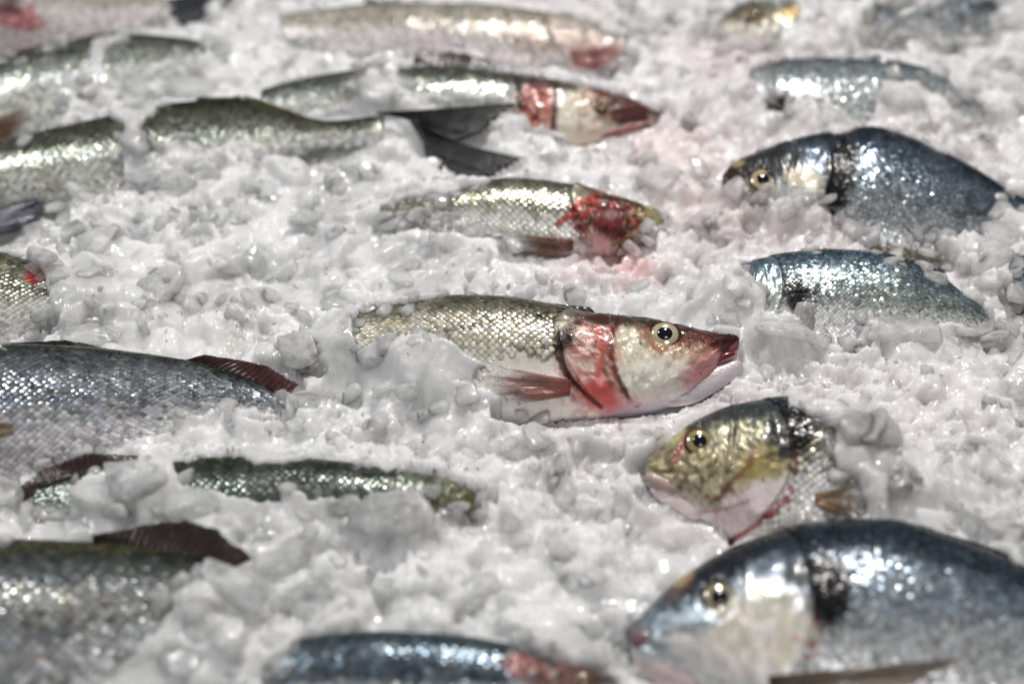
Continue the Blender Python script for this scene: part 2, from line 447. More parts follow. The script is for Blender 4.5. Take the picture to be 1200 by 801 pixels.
        rf = ((.13 if idx in (9, 11) else .28) + .55 * sstep(.0, -.45, t_))[:, None]
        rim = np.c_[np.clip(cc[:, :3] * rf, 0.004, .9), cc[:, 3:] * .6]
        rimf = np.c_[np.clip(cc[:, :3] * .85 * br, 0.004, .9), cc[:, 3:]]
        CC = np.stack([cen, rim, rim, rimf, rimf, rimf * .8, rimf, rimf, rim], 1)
        ring = np.arange(1, K); ring2 = np.roll(ring, -1)
        tri = np.stack([np.zeros(K - 1, int), ring, ring2], -1)
        FF = (tri[None] + (np.arange(n) * K)[:, None, None]).reshape(-1, 3)
        Vs = VV.reshape(-1, 3)
        fn = np.cross(Vs[FF[0, 1]] - Vs[FF[0, 0]], Vs[FF[0, 2]] - Vs[FF[0, 0]])
        if fn @ nn[0] < 0: FF = FF[:, ::-1]
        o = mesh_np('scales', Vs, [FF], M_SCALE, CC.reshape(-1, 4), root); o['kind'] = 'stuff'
    # eye
    if eye:
        ex, ey, er, irisc, aspect = eye
        k = np.argmin(np.hypot(f.sampp[0] - ex, f.sampp[1] - ey)); Pe = f.samp[k]
        Pe = CAM + (Pe - CAM); R = er / FPX * np.linalg.norm(Pe - CAM) 
        # facing direction: flank side, turned a bit by the head's taper
        nd = f.n + 0.12 * (CAM - Pe) / np.linalg.norm(CAM - Pe); nd /= np.linalg.norm(nd)
        e1 = np.cross([0, 1, 0.0], nd); e1 /= np.linalg.norm(e1); e2 = np.cross(nd, e1)
        Pe = Pe + nd * R * (.25 if er < 11 else .02)
        def dome(r0, hgt, cfun, name, parent, zoff, pole=False, ax=1.0):
            nr, nc = 20, 48
            rr = np.linspace(0, 1, nr)[:, None]; an = np.linspace(0, 2 * np.pi, nc, endpoint=False)[None, :]
            X = rr * np.cos(an) * r0 * R * ax; Y = rr * np.sin(an) * r0 * R * aspect
            Z = (np.sqrt(np.clip(1.15 - rr**2, 0, 9)) - math.sqrt(.15)) * hgt * R + zoff * R + 0 * an
            V = Pe + X[..., None] * e1 + Y[..., None] * e2 + Z[..., None] * nd
            c = cfun(np.broadcast_to(rr, X.shape).ravel(), X.ravel() / R, Y.ravel() / R)
            F = grid_faces(nr, nc, wrap=True); Vf = V.reshape(-1, 3)
            fn = np.cross(Vf[F[nc * 9, 1]] - Vf[F[nc * 9, 0]], Vf[F[nc * 9, 2]] - Vf[F[nc * 9, 0]])
            if fn @ nd < 0: F = F[:, ::-1]
            return mesh_np(name, Vf, F, M_EYE, c, parent)
        def iris_c(r, x, y):
            n = r.size; ir = np.array(irisc); nzz = fbm(x * 7 + 5, y * 7, 31 + idx, 3)
            c = np.tile(ir, (n, 1)) * (.75 + .5 * nzz)[:, None]
            ring = sstep(.72, .95, r)[:, None]; c = c * (1 - ring) + np.array([.05, .025, .015]) * ring
            mid = (np.exp(-((r - .66) / .07)**2) * .45)[:, None]; c = c * (1 - mid) + np.array([.25, .16, .06]) * mid
            inn = (1 - sstep(.44, .5, r))[:, None]; c = c * (1 - inn) + np.array([.03, .02, .02]) * inn
            return np.c_[np.clip(c, 0, .9), .25 * np.ones(n)]
        eo = dome(1.0, .42, iris_c, 'eye', root, 0.0)
        eo['_origin'] = root['_origin']
        o = dome(.46, .16, lambda r, x, y: np.c_[np.tile([.004, .006, .012], (r.size, 1)), np.zeros(r.size)], 'pupil', eo, .275, ax=1.05)
    # jaw / lips / other tapered solids traced in the fish plane
    for j in (jaw or ()):
        name, pts, mat_c, woff, wth = j[:5]
        pts = np.array(pts, float)     # x,y,halfheight px
        q = np.linspace(0, 1, 34); kk = np.linspace(0, 1, len(pts))
        X = pchip(kk, pts[:, 0], q); Y = pchip(kk, pts[:, 1], q); Hh = pchip(kk, pts[:, 2], q)
        g = pt(X, Y, woff)
        tang = np.gradient(g, axis=0); tang /= np.linalg.norm(tang, axis=1, keepdims=True)
        vv = np.cross(f.n, tang)
        hm = Hh / FPX * DIST * .97
        an = np.linspace(0, 2 * np.pi, 28, endpoint=False)
        hm = hm * np.sqrt(np.clip(1 - (2 * q - 1)**12, 0, 1)) + 1e-5
        V = g[:, None] + vv[:, None] * (np.cos(an)[None, :, None] * hm[:, None, None]) + f.n * (np.sin(an)[None, :, None] * (hm * wth)[:, None, None])
        V = V + f.n * (0.0004 * (fbm(X / 8, Y / 8, 3, 3) - .5))[:, None, None]
        Vf = V.reshape(-1, 3); Pp = Vf - ((Vf - f.P0) @ f.n)[:, None] * f.n; px, py = project(Pp)
        if callable(mat_c): c = mat_c(px, py, np.cos(an)[None, :].repeat(34, 0).ravel())
        else: c = np.tile(np.array(list(mat_c) + [.05] if len(mat_c) == 3 else mat_c, float), (len(Vf), 1)); c[:, :3] *= (.7 + .6 * fbm(px / 5, py / 5, 77, 4))[:, None]
        F = fixwind(Vf, [grid_faces(34, 28, wrap=True)])
        mesh_np(name, Vf, F, M_SKIN, np.clip(c, 0, .95), root)
    for fi in fins: make_fin(f, *fi)
    for pg in vis: VIS.append((pg, idx))
    FISH.append(f)
    return f

def make_fin(f, name, base, tip, w0, w1, c0, c1, nray=16, ray_c=None, rag=0.05, ruffle=1.0):
    """membrane between a base line and a tip line (traced in the fish plane), with raised rays; a closed thin solid"""
    base = np.array(base, float); tip = np.array(tip, float)
    sub = 6; nc = nray * sub + 1; nr = 14
    q = np.linspace(0, 1, nc)
    def rs(P):
        d = np.r_[0, np.cumsum(np.hypot(*np.diff(P, axis=0).T))]; d /= d[-1]
        return np.stack([np.interp(q, d, P[:, 0]), np.interp(q, d, P[:, 1])], -1)
    B = rs(base); Tp = rs(tip)
    rayp = (np.arange(nc) % sub) / sub; onray = np.exp(-(np.minimum(rayp, 1 - rayp) / .16)**2)
    reach = 1 - (.05 if name == 'tail_fin' else .16) * fbm(q * 12, q * 0, 7 + nray, 4) - rag * (1 - onray) - rag * .8 * np.repeat(rng.random(nray + 1), sub)[:nc]
    r = np.linspace(0, 1, nr)[:, None]
    X = B[:, 0] + (Tp[:, 0] - B[:, 0]) * r * reach; Y = B[:, 1] + (Tp[:, 1] - B[:, 1]) * r * reach
    wv = w0 + (w1 - w0) * r + ruffle * 0.0009 * np.sin(q * 9 + r * 2.0) * r + ruffle * .0005 * (fbm(q[None] * 14 + 0 * r, r * 3 + 0 * q[None], 8, 3) - .5)
    if name in ('pectoral_fin', 'gill_filaments'):
        wq = f.wsurf(X, Y) + .0012 + .0022 * r + (wv - w0)
        d = ray(X, Y); k = ((f.P0 - CAM) @ f.n + wq) / (d @ f.n); G = CAM + d * k[..., None]
    else: G = f.pt(X, Y, 0.0) + f.n * wv[..., None]
    thick = (0.00018 + (0.0007 if name == 'tail_fin' else 0.00035) * onray)[None, :] * (1.1 - .8 * r) + 0.00008
    top = G + f.n * thick[..., None]; bot = G - f.n * thick[..., None]
    V = np.r_[top.reshape(-1, 3), bot.reshape(-1, 3)]
    F1 = grid_faces(nr, nc); F2 = F1[:, ::-1] + nr * nc
    # rim
    rimi = np.r_[np.arange(nc), np.arange(1, nr) * nc + nc - 1, (nr - 1) * nc + np.arange(nc - 2, -1, -1), np.arange(nr - 2, 0, -1) * nc]
    r2 = np.roll(rimi, -1); F3 = np.stack([r2, rimi, rimi + nr * nc, r2 + nr * nc], -1)
    F = fixwind(V, [F1, F2, F3])
    fn = np.cross(V[F[0][0, 1]] - V[F[0][0, 0]], V[F[0][0, 2]] - V[F[0][0, 0]])
    if fn @ f.n < 0: F = [x[:, ::-1] for x in F]
    c0 = np.array(c0); c1 = np.array(c1); rc = np.array(ray_c if ray_c is not None else c1 * 1.6 + .01)
    c = c0 * (1 - r[..., None]) + c1 * r[..., None] + 0 * q[None, :, None]
    k = (onray[None, :] * (.6 if name == 'pectoral_fin' else .28) * (.6 + .8 * fbm(q[None] * 30 + 0 * r, r * 5 + 0 * q, 4, 3)))[..., None]
    c = c * (1 - k) + rc * k
    c = c * (.6 + .8 * fbm(X / 6, Y / 6, 12, 3))[..., None] * (1 if name == 'pectoral_fin' else .7)
    thin = name in ('pectoral_fin',)
    opa = 1 - (.55 if thin else .12) * r * (1 - onray[None, :]) * (.5 + fbm(q[None] * 9 + 0 * r, r * 4 + 0 * q, 14, 2))
    c = np.concatenate([c, np.clip(opa, .3, 1)[..., None]], -1).reshape(-1, 4)
    return mesh_np(name, V, F, M_FIN, np.clip(np.r_[c, c], 0, .95), f.root)

# ------- pigments: (t, (r,g,b,metal)) from belly to back
def pal_bass(back, flank, belly, mid=.35, m=.75):
    fl = list(flank); dk = [a * .6 + b * .4 for a, b in zip(back, flank)]
    return [(-1.0, tuple(belly) + (.1,)), (-.45, tuple(belly) + (.2,)), (-.05, tuple(fl) + (m,)), (mid, tuple(fl) + (m,)), (mid + .28, tuple(dk) + (m * .8,)), (.85, tuple(back) + (.3,)), (1.0, tuple(back) + (.2,))]

GREEN = pal_bass((.03, .033, .022), (.46, .48, .43), (.62, .62, .58), mid=.1)
OLIVE = pal_bass((.024, .026, .012), (.42, .44, .37), (.55, .55, .50), mid=-.1)
BLUE = pal_bass((.03, .035, .03), (.42, .44, .48), (.66, .64, .66), mid=.3)
STEEL = pal_bass((.025, .03, .02), (.46, .48, .50), (.46, .46, .47), mid=.2)
GOLD = pal_bass((.05, .05, .03), (.50, .49, .38), (.80, .78, .72), mid=.35)
HERO = pal_bass((.08, .085, .055), (.66, .60, .48), (.86, .82, .79), mid=.25, m=.25)
PALE = pal_bass((.20, .20, .13), (.50, .46, .40), (.80, .70, .70), mid=.45, m=.3)
TEAL = pal_bass((.025, .03, .018), (.20, .22, .20), (.45, .45, .42), mid=.3)
BREAM = [(-1.0, (.80, .80, .80, .1)), (-.5, (.75, .76, .77, .3)), (-.1, (.52, .56, .60, .65)), (.3, (.30, .36, .43, .65)), (.62, (.03, .042, .06, .2)), (1.0, (.008, .010, .014, .1))]
BREAM_D = [(-1.0, (.6, .6, .58, .1)), (-.6, (.45, .47, .48, .4)), (-.1, (.26, .30, .34, .65)), (.35, (.15, .19, .24, .6)), (.72, (.022, .032, .048, .35)), (1.0, (.007, .009, .012, .1))]
BREAM_G = [(-1.0, (.80, .78, .74, .1)), (-.4, (.75, .72, .66, .15)), (-.05, (.5, .47, .34, .3)), (.35, (.33, .32, .22, .4)), (.75, (.10, .12, .11, .3)), (1.0, (.02, .03, .035, .2))]

GB = 'sea bass laid out on the crushed ice'; GM = 'gilthead sea bream laid out on the crushed ice'
DARKFIN = ((.05, .035, .03), (.03, .018, .018))

# hero bass
def jaw_c(px, py, ct):
    n = px.size
    c = np.tile([.66, .59, .60], (n, 1)) * (.7 + .5 * fbm(px / 16, py / 4, 5, 4))[:, None]
    k = sstep(-.1, .9, ct)[:, None] * .0
    e = np.exp(-(seg_dist(px, py, [(866, 419), (845, 424), (826, 433), (806, 447)]) / 6)**2)[:, None] * .85
    c = c * (1 - e) + np.array([.50, .15, .16]) * e
    e = np.exp(-(seg_dist(px, py, [(868, 430), (840, 455), (790, 474)]) / 5)**2)[:, None] * .35
    c = c * (1 - e) + np.array([.25, .2, .33]) * e
    return np.c_[c, np.full(n, .05)]
def lip_c(px, py, ct):
    n = px.size; c = np.tile([.48, .17, .17], (n, 1)) * (.7 + .6 * fbm(px / 6, py / 6, 15, 3))[:, None]
    e = (np.maximum(sstep(840, 862, px) * .8, sstep(.1, .8, ct) * .85))[:, None]; c = c * (1 - e) + np.array([.16, .035, .04]) * e
    return np.c_[c, np.full(n, .05)]
hero = make_fish(1, 'bass', [(0, 865, 393.5, 409), (.008, 860, 392.5, 412), (.025, 847, 391.5, 420), (.04, 836, 391, 438), (.062, 816, 387, 458), (.09, 795, 382, 471), (.14, 757, 375, 484), (.21, 705, 371, 489), (.28, 652, 362, 493),
    (.36, 600, 352, 497), (.45, 545, 349, 492), (.55, 490, 354, 478), (.65, 440, 362, 455), (.75, 395, 378, 442), (.85, 350, 398, 436), (1, 300, 415, 440)],
    'open-mouthed sea bass with red gill cover and round pale eye, in sharp focus', 'fish', GB, roll=22, z0=.014, palette=HERO, res=(330, 150), scale_pitch=.0027,
    paint=[
        ('blob', 775, 440, 62, 46, -10, (.82, .74, .58), .9, .25), ('blob', 800, 468, 70, 22, -25, (.70, .60, .66), .8, .3), ('blob', 745, 425, 28, 45, 0, (.85, .80, .66), .7, .3),
        ('blob', 806, 386, 72, 17, 10, (.10, .03, .028), .97, .3), ('blob', 850, 402, 24, 13, 20, (.14, .03, .03), .95, .3), ('blob', 845, 398, 30, 15, 12, (.22, .05, .045), .9, .3), ('blob', 735, 374, 60, 9, 4, (.10, .07, .05), .9, .3),
        ('blob', 779, 392, 27, 21, 0, (.30, .10, .07), .8, .2), ('mottle', 800, 405, 40, 30, (.30, .14, .06), .7, 5), ('mottle', 745, 400, 25, 30, (.5, .32, .14), .4, 4),
        ('blob', 815, 425, 30, 14, -35, (.62, .25, .24), .7, .4), ('mottle', 810, 412, 26, 12, (.75, .6, .35), .8, 3),
        ('blob', 690, 425, 36, 55, 0, (.66, .33, .28), .9, .2), ('mottle', 688, 410, 34, 40, (.78, .66, .56), .85, 6), ('mottle', 694, 440, 34, 40, (.42, .05, .045), .75, 6), ('mottle', 684, 400, 30, 34, (.20, .07, .04), .5, 4),
        ('blob', 706, 462, 22, 16, 40, (.75, .14, .13), .8, .4), ('blob', 735, 474, 26, 10, -10, (.75, .25, .25), .7, .4),
        ('line', [(716, 384), (713, 400), (717, 430), (727, 455), (738, 470)], 4.5, (.26, .05, .04), .9), ('line', [(708, 380), (704, 400), (708, 430), (716, 452)], 4, (.14, .05, .03), .75),
        ('line', [(712, 376), (680, 375), (660, 385), (651, 402), (655, 420), (663, 438)], 4.5, (.035, .015, .012), .95), ('line', [(663, 438), (680, 455), (700, 474)], 2.6, (.12, .03, .03), .9),
        ('blob', 657, 400, 8, 12, 0, (.02, .012, .01), .9, .3), ('line', [(668, 376), (620, 372), (575, 378), (523, 387), (470, 395)], 1.6, (.06, .05, .03), .75),
        ('line', [(668, 455), (680, 468), (700, 482)], 3, (.8, .55, .55), .5),
        ('blob', 814, 383, 72, 15, 13, (.045, .012, .012), .97, .35), ('blob', 848, 399, 26, 11, 20, (.06, .012, .014), .95, .35), ('blob', 735, 372, 62, 8, 3, (.045, .03, .02), .9, .35), ('mottle', 812, 402, 26, 14, (.16, .05, .03), .7, 5),
        ('blob', 775, 446, 46, 26, -12, (.86, .82, .74), .8, .5), ('blob', 822, 434, 26, 13, -38, (.60, .22, .23), .85, .5), ('blob', 845, 424, 12, 6, -20, (.62, .25, .27), .8, .4),
        ('line', [(862, 440), (826, 462), (790, 476), (745, 482), (715, 484)], 11, (.46, .40, .50), .7),
        ('blob', 676, 405, 18, 26, 10, (.80, .66, .58), .7, .5), ('mottle', 684, 398, 26, 26, (.30, .06, .04), .8, 4), ('line', [(700, 384), (706, 402), (704, 420), (700, 440)], 4, (.55, .07, .06), .7), ('blob', 704, 462, 24, 16, 30, (.70, .12, .11), .8, .5),
        ('line', [(722, 372), (694, 372), (676, 378), (663, 392), (657, 408), (660, 424), (668, 442), (684, 460), (704, 476)], 3.4, (.06, .022, .016), .9), ('blob', 664, 398, 9, 13, 20, (.02, .01, .01), .95, .3),
        ('line', [(722, 380), (716, 398), (718, 420), (726, 446), (736, 464)], 3.5, (.10, .02, .018), .9)],
    vis=[[(864, 396), (839, 391), (796, 379), (753, 371), (709, 367), (679, 363), (640, 354), (597, 349), (532, 347), (510, 354), (462, 361), (428, 364), (412, 378), (416, 398), (418, 421), (448, 418), (456, 404), (470, 390), (493, 388), (527, 396),
          (540, 410), (566, 417), (584, 430), (560, 440), (556, 450), (588, 463), (590, 484), (640, 492), (700, 490), (761, 486), (792, 480), (826, 467), (857, 445), (873, 424), (868, 412)],
         [(346, 432), (352, 414), (362, 402), (374, 412), (366, 432), (352, 440)]],
    eye=(779, 392, 18.5, (.80, .70, .48), .92),
    jaw=[('lower_jaw', [(870, 426, 8), (861, 430, 10.5), (846, 438, 13), (826, 447, 17), (800, 455, 21), (765, 458, 22)], jaw_c, .0015, .42),
         ('upper_lip', [(864, 402, 7), (856, 405, 8), (846, 410, 8), (834, 419, 7), (820, 432, 4)], lip_c, .0024, .55),
         ('mouth_lining', [(862, 413, 2), (852, 416, 3.5), (843, 420, 3), (836, 424, 1.5)], (.20, .012, .018), .0045, .7)],
    fins=[('pectoral_fin', [(670, 446), (668, 463)], [(580, 428), (562, 442), (568, 460), (602, 474)], .0155, .0145, (.34, .06, .055), (.36, .15, .11), 22, (.58, .34, .26), .22),
          ('dorsal_fin', [(700, 369), (600, 353), (540, 350)], [(690, 360), (600, 347), (535, 346)], .0, .0, (.07, .06, .04), (.08, .07, .05), 16)])

make_fish(2, 'bass', [(.3, -80, -40, 90), (.5, 0, -25, 68), (.7, 80, -15, 53), (.85, 150, -6, 38), (1, 198, 0, 22)],
    'pale pinkish sea bass in the top left corner, cut off by the frame', 'fish', GB, palette=PALE, scale_pitch=.003,
    paint=[('blob', 20, 20, 32, 16, 20, (.35, .05, .06), .8, .4), ('blob', 5, 5, 22, 12, 0, (.03, .02, .02), .8, .4), ('blob', 60, 55, 90, 18, -12, (.78, .62, .66), .6, .4)],
    vis=[[(-120, -60), (235, -60), (215, 0), (192, 15), (162, 34), (100, 45), (0, 70), (-120, 92)]],
    fins=[('tail_fin', [(196, 0), (196, 22)], [(285, -12), (262, 12), (235, 38)], 0, 0, (.05, .05, .055), (.03, .035, .05), 16)])
make_fish(3, 'bass', [(.3, -90, 100, 200), (.45, 0, 75, 168), (.6, 70, 54, 145), (.72, 140, 42, 120), (.85, 210, 46, 95), (1, 270, 60, 80)],
    'green-backed sea bass at upper left with brown side fin and ice lumps across its middle', 'fish', GB, palette=GREEN, scale_pitch=.0031,
    vis=[[(-120, 105), (0, 74), (40, 60), (90, 47), (108, 53), (108, 72), (66, 100), (62, 125), (50, 152), (0, 172), (-120, 205)],
         [(128, 62), (150, 40), (200, 41), (235, 52), (242, 64), (205, 66), (172, 75), (158, 88), (136, 96), (124, 84)]],
    fins=[('pectoral_fin', [(-40, 150), (-36, 190)], [(44, 122), (50, 131), (18, 160)], .013, .014, (.16, .09, .05), (.22, .11, .06), 16, (.36, .24, .14), .2),
          ('dorsal_fin', [(-60, 92), (30, 64), (95, 50)], [(-60, 86), (30, 57), (95, 47)], 0, 0, *DARKFIN)])
make_fish(4, 'bass', [(0, -330, 235, 255), (.12, -250, 205, 290), (.28, -140, 190, 290), (.38, -60, 182, 270), (.5, 20, 166, 246), (.62, 110, 144, 232), (.74, 200, 123, 212), (.84, 290, 118, 190), (.93, 385, 143, 172), (1, 450, 136, 162)],
    'long olive sea bass with dark forked tail spread on the ice', 'fish', GB, palette=OLIVE, scale_pitch=.0031,
    paint=[('blob', 330, 125, 50, 10, 15, (.07, .06, .02), .6, .4)],
    vis=[[(-120, 195), (0, 171), (65, 154), (130, 136), (142, 150), (140, 176), (146, 196), (144, 212), (70, 232), (0, 252), (-120, 285)],
         [(166, 152), (174, 135), (200, 124), (235, 116), (300, 112), (340, 125), (395, 144), (440, 138), (475, 127), (533, 122), (610, 130), (590, 146), (568, 162), (614, 196), (575, 210), (525, 203), (515, 185), (480, 180), (455, 160), (400, 172),
          (380, 165), (355, 176), (310, 172), (292, 160), (262, 172), (236, 170), (225, 165), (205, 160), (192, 172), (174, 180), (166, 172)],
         [(-60, 262), (0, 250), (55, 236), (66, 240), (62, 262), (48, 255), (40, 268), (0, 288), (-60, 300)]],
    fins=[('tail_fin', [(442, 134), (478, 140), (496, 168), (500, 192)], [(618, 127), (572, 160), (540, 170), (562, 184), (622, 194), (582, 214), (530, 208)], .001, .003, (.03, .03, .028), (.008, .008, .010), 34, (.05, .055, .06), .05, 2.2),
          ('dorsal_fin', [(225, 124), (270, 120), (310, 121)], [(235, 115), (290, 112), (342, 133)], 0, .001, *DARKFIN),
          ('pelvic_fin', [(-40, 262), (-30, 290)], [(64, 237), (62, 262), (30, 276)], .004, .006, (.02, .02, .06), (.012, .014, .05), 12, (.16, .08, .05))])
make_fish(5, 'bass', [(0, 770, 62, 72), (.05, 745, 48, 82), (.12, 712, 36, 90), (.28, 640, 20, 94), (.45, 540, 9, 87), (.6, 450, 8, 76), (.75, 370, 15, 62), (.9, 310, 22, 46), (1, 280, 28, 38)],
    'long pale sea bass along the top edge with pink belly and red fin', 'fish', GB, palette=PALE, scale_pitch=.0027,
    paint=[('blob', 650, 50, 60, 26, 10, (.42, .32, .27), .7, .4), ('blob', 700, 62, 34, 14, 0, (.7, .5, .48), .7, .4)],
    vis=[[(322, 22), (420, 8), (530, 5), (620, 12), (700, 28), (712, 45), (738, 50), (735, 64), (704, 84), (672, 78), (650, 70), (612, 84), (580, 76), (520, 58), (430, 60), (350, 44), (330, 34)]],
    fins=[('pectoral_fin', [(668, 60), (672, 76)], [(738, 52), (734, 62), (704, 84)], .012, .012, (.34, .12, .11), (.28, .07, .07), 10, (.45, .25, .22)),
          ('dorsal_fin', [(425, 10), (480, 9)], [(430, -2), (478, 2)], 0, 0, *DARKFIN)])
make_fish(6, 'bass', [(0, 774, 134, 140), (.03, 757, 126, 147), (.06, 740, 119, 152), (.12, 703, 108, 166), (.2, 655, 98, 171), (.28, 608, 92, 169), (.4, 540, 83, 165), (.52, 467, 82, 158), (.64, 400, 88, 150), (.76, 345, 97, 145), (.88, 290, 112, 142), (1, 240, 125, 142)],
    'sea bass with pointed maroon snout and cream cheek, above the dark tail', 'fish', GB, palette=GREEN, scale_pitch=.003, res=(200, 96),
    paint=[('blob', 722, 122, 58, 26, 10, (.08, .02, .018), .97, .3), ('blob', 672, 138, 24, 40, 0, (.82, .75, .62), .9, .35), ('mottle', 690, 130, 26, 30, (.30, .12, .07), .7, 5), ('blob', 700, 156, 26, 14, -20, (.75, .62, .5), .8, .3),
           ('blob', 628, 128, 22, 34, 0, (.50, .12, .09), .9, .3), ('mottle', 625, 120, 24, 30, (.12, .02, .02), .9, 4), ('mottle', 632, 135, 20, 24, (.75, .45, .35), .6, 5), ('line', [(652, 100), (650, 125), (648, 150)], 4, (.03, .015, .02), .95),
           ('line', [(612, 95), (606, 110), (612, 128)], 3.5, (.04, .015, .01), .95), ('blob', 640, 98, 40, 6, 6, (.05, .03, .03), .9, .3)],
    vis=[[(776, 137), (742, 119), (700, 106), (658, 96), (617, 91), (571, 84), (508, 79), (467, 82), (474, 98), (490, 106), (560, 108), (594, 110), (606, 124), (622, 140), (634, 150), (655, 152), (672, 168), (690, 173), (705, 160), (725, 152), (750, 146)],
         [(306, 108), (362, 93), (415, 85), (424, 92), (412, 108), (408, 122), (370, 126), (345, 122), (312, 120)],
         [(487, 74), (492, 62), (530, 59), (565, 62), (570, 73)]],
    eye=(704, 124, 9.5, (.50, .36, .18), .9),
    jaw=[('lower_jaw', [(770, 141, 2), (750, 146, 4), (725, 152, 7), (700, 158, 8)], (.26, .09, .08), .003, .6)],
    fins=[('dorsal_fin', [(480, 81), (530, 80), (585, 85)], [(490, 60), (530, 59), (572, 68)], 0, .001, (.05, .04, .04), (.10, .05, .05), 12)])
make_fish(7, 'bass', [(0, 786, 256, 270), (.06, 765, 246, 282), (.14, 735, 236, 292), (.22, 700, 226, 297), (.28, 668, 219, 297), (.4, 600, 212, 290), (.55, 530, 225, 278), (.7, 470, 238, 268), (.85, 420, 252, 266), (1, 380, 258, 265)],
    'sea bass with torn open bloody head and flared gills, pale gold scales', 'fish', GB, palette=GOLD, scale_pitch=.0029, res=(220, 100), splay=.002,
    paint=[('blob', 715, 258, 46, 34, 10, (.16, .05, .035), .95, .25), ('mottle', 712, 255, 44, 30, (.45, .035, .035), .85, 5), ('mottle', 715, 262, 44, 34, (.04, .022, .015), .9, 4), ('blob', 700, 285, 18, 16, 60, (.80, .52, .50), .8, .4),
           ('blob', 765, 254, 24, 9, 25, (.30, .24, .10), .8, .4), ('mottle', 722, 270, 30, 20, (.35, .3, .14), .7, 4), ('line', [(654, 262), (668, 250), (680, 238), (700, 230)], 4.5, (.40, .03, .03), .9),
           ('line', [(700, 229), (740, 236), (753, 246)], 4, (.05, .03, .015), .9), ('line', [(450, 258), (500, 246), (560, 238), (630, 235)], 1.6, (.10, .08, .04), .6)],
    vis=[[(448, 248), (479, 236), (500, 232), (520, 240), (548, 222), (592, 212), (654, 212), (690, 217), (720, 226), (745, 235), (755, 244), (784, 256), (783, 264), (757, 260), (754, 280), (735, 296), (722, 310), (704, 300), (690, 292), (664, 302), (604, 300), (602, 278), (640, 274),
          (600, 272), (552, 268), (540, 256), (512, 262), (500, 252), (470, 258), (450, 268)]],
    fins=[('pectoral_fin', [(672, 282), (672, 293)], [(606, 274), (596, 286), (606, 300), (622, 303)], .0145, .0145, (.18, .05, .06), (.26, .12, .06), 18, (.42, .25, .14), .25),
          ('gill_filaments', [(698, 242), (734, 244)], [(694, 280), (718, 294)], .013, .013, (.16, .015, .02), (.34, .05, .05), 26, (.55, .16, .14), .3)])
make_fish(8, 'bass', [(.4, -160, 285, 430), (.55, -60, 290, 415), (.65, 0, 298, 405), (.75, 60, 312, 392), (.85, 110, 328, 378), (1, 180, 345, 362)],
    'sea bass at the left edge with a small red spot, mostly under ice', 'fish', GB, palette=GOLD, scale_pitch=.003,
    paint=[('blob', 36, 326, 11, 6, 20, (.5, .03, .03), .95, .3), ('line', [(-60, 330), (0, 334), (54, 341)], 1.6, (.05, .03, .02), .85), ('blob', 10, 303, 60, 10, 8, (.10, .09, .06), .8, .4)],
    vis=[[(-120, 290), (0, 298), (28, 305), (40, 318), (54, 330), (56, 350), (54, 372), (30, 392), (0, 403), (-120, 420)]])
make_fish(9, 'bass', [(.28, -200, 395, 610), (.4, -110, 398, 604), (.55, 0, 407, 582), (.65, 84, 409, 565), (.75, 160, 416, 546), (.85, 240, 428, 522), (.93, 300, 450, 502), (1, 345, 470, 490)],
    'large silver blue sea bass at left with long dark red dorsal fin', 'fish', GB, palette=BLUE, scale_pitch=.0033, res=(200, 96),
    paint=[('line', [(-60, 438), (0, 448), (60, 458), (120, 472), (190, 492)], 1.7, (.07, .05, .04), .8), ('mottle', 225, 472, 30, 18, (.5, .55, .5), .6, 6)],
    vis=[[(-120, 400), (0, 402), (84, 398), (140, 412), (238, 422), (285, 425), (318, 433), (352, 452), (336, 461), (336, 480), (306, 480), (268, 476), (236, 482), (200, 488), (190, 506), (140, 514), (118, 532), (60, 556), (14, 571), (4, 545), (-120, 560)]],
    fins=[('dorsal_fin', [(215, 424), (262, 434), (300, 450), (334, 468)], [(245, 421), (285, 424), (318, 432), (353, 452)], .001, .004, (.09, .04, .035), (.10, .04, .04), 18, (.22, .11, .10), .03),
          ('spiny_fin', [(-80, 402), (20, 409), (140, 416)], [(-80, 394), (10, 402), (84, 399), (140, 411)], .0, .001, (.06, .04, .03), (.05, .03, .025), 14),
          ('pectoral_fin', [(-40, 490), (-40, 520)], [(26, 498), (24, 508)], .016, .018, (.16, .10, .05), (.2, .13, .07), 8)])
make_fish(10, 'bass', [(0, 566, 590, 600), (.05, 552, 573, 614), (.14, 520, 561, 626), (.28, 465, 552, 642), (.4, 400, 543, 650), (.55, 300, 536, 650), (.7, 200, 541, 640), (.85, 110, 553, 622), (1, 40, 572, 604)],
    'dark teal sea bass almost buried, only its back showing through the ice', 'fish', GB, palette=TEAL, scale_pitch=.003,
    paint=[('blob', 535, 585, 40, 30, 20, (.10, .09, .035), .85, .4), ('mottle', 500, 570, 50, 20, (.25, .3, .2), .5, 5)],
    vis=[[(14, 580), (28, 560), (50, 546), (100, 529), (162, 532), (160, 546), (120, 552), (92, 560), (80, 575), (78, 600), (22, 602)],
         [(200, 545), (240, 542), (275, 533), (300, 547), (340, 546), (375, 535), (405, 543), (450, 559), (480, 551), (530, 561), (548, 572), (564, 594), (555, 608), (538, 592), (508, 598), (500, 582), (450, 577), (415, 582), (375, 580), (345, 570), (318, 586), (285, 583), (240, 570), (205, 560)]],
    fins=[('dorsal_fin', [(22, 590), (60, 570), (110, 558), (165, 548)], [(18, 576), (50, 546), (100, 529), (162, 532)], 0, .001, (.06, .035, .03), (.05, .03, .03), 18, (.14, .09, .07), .03)])
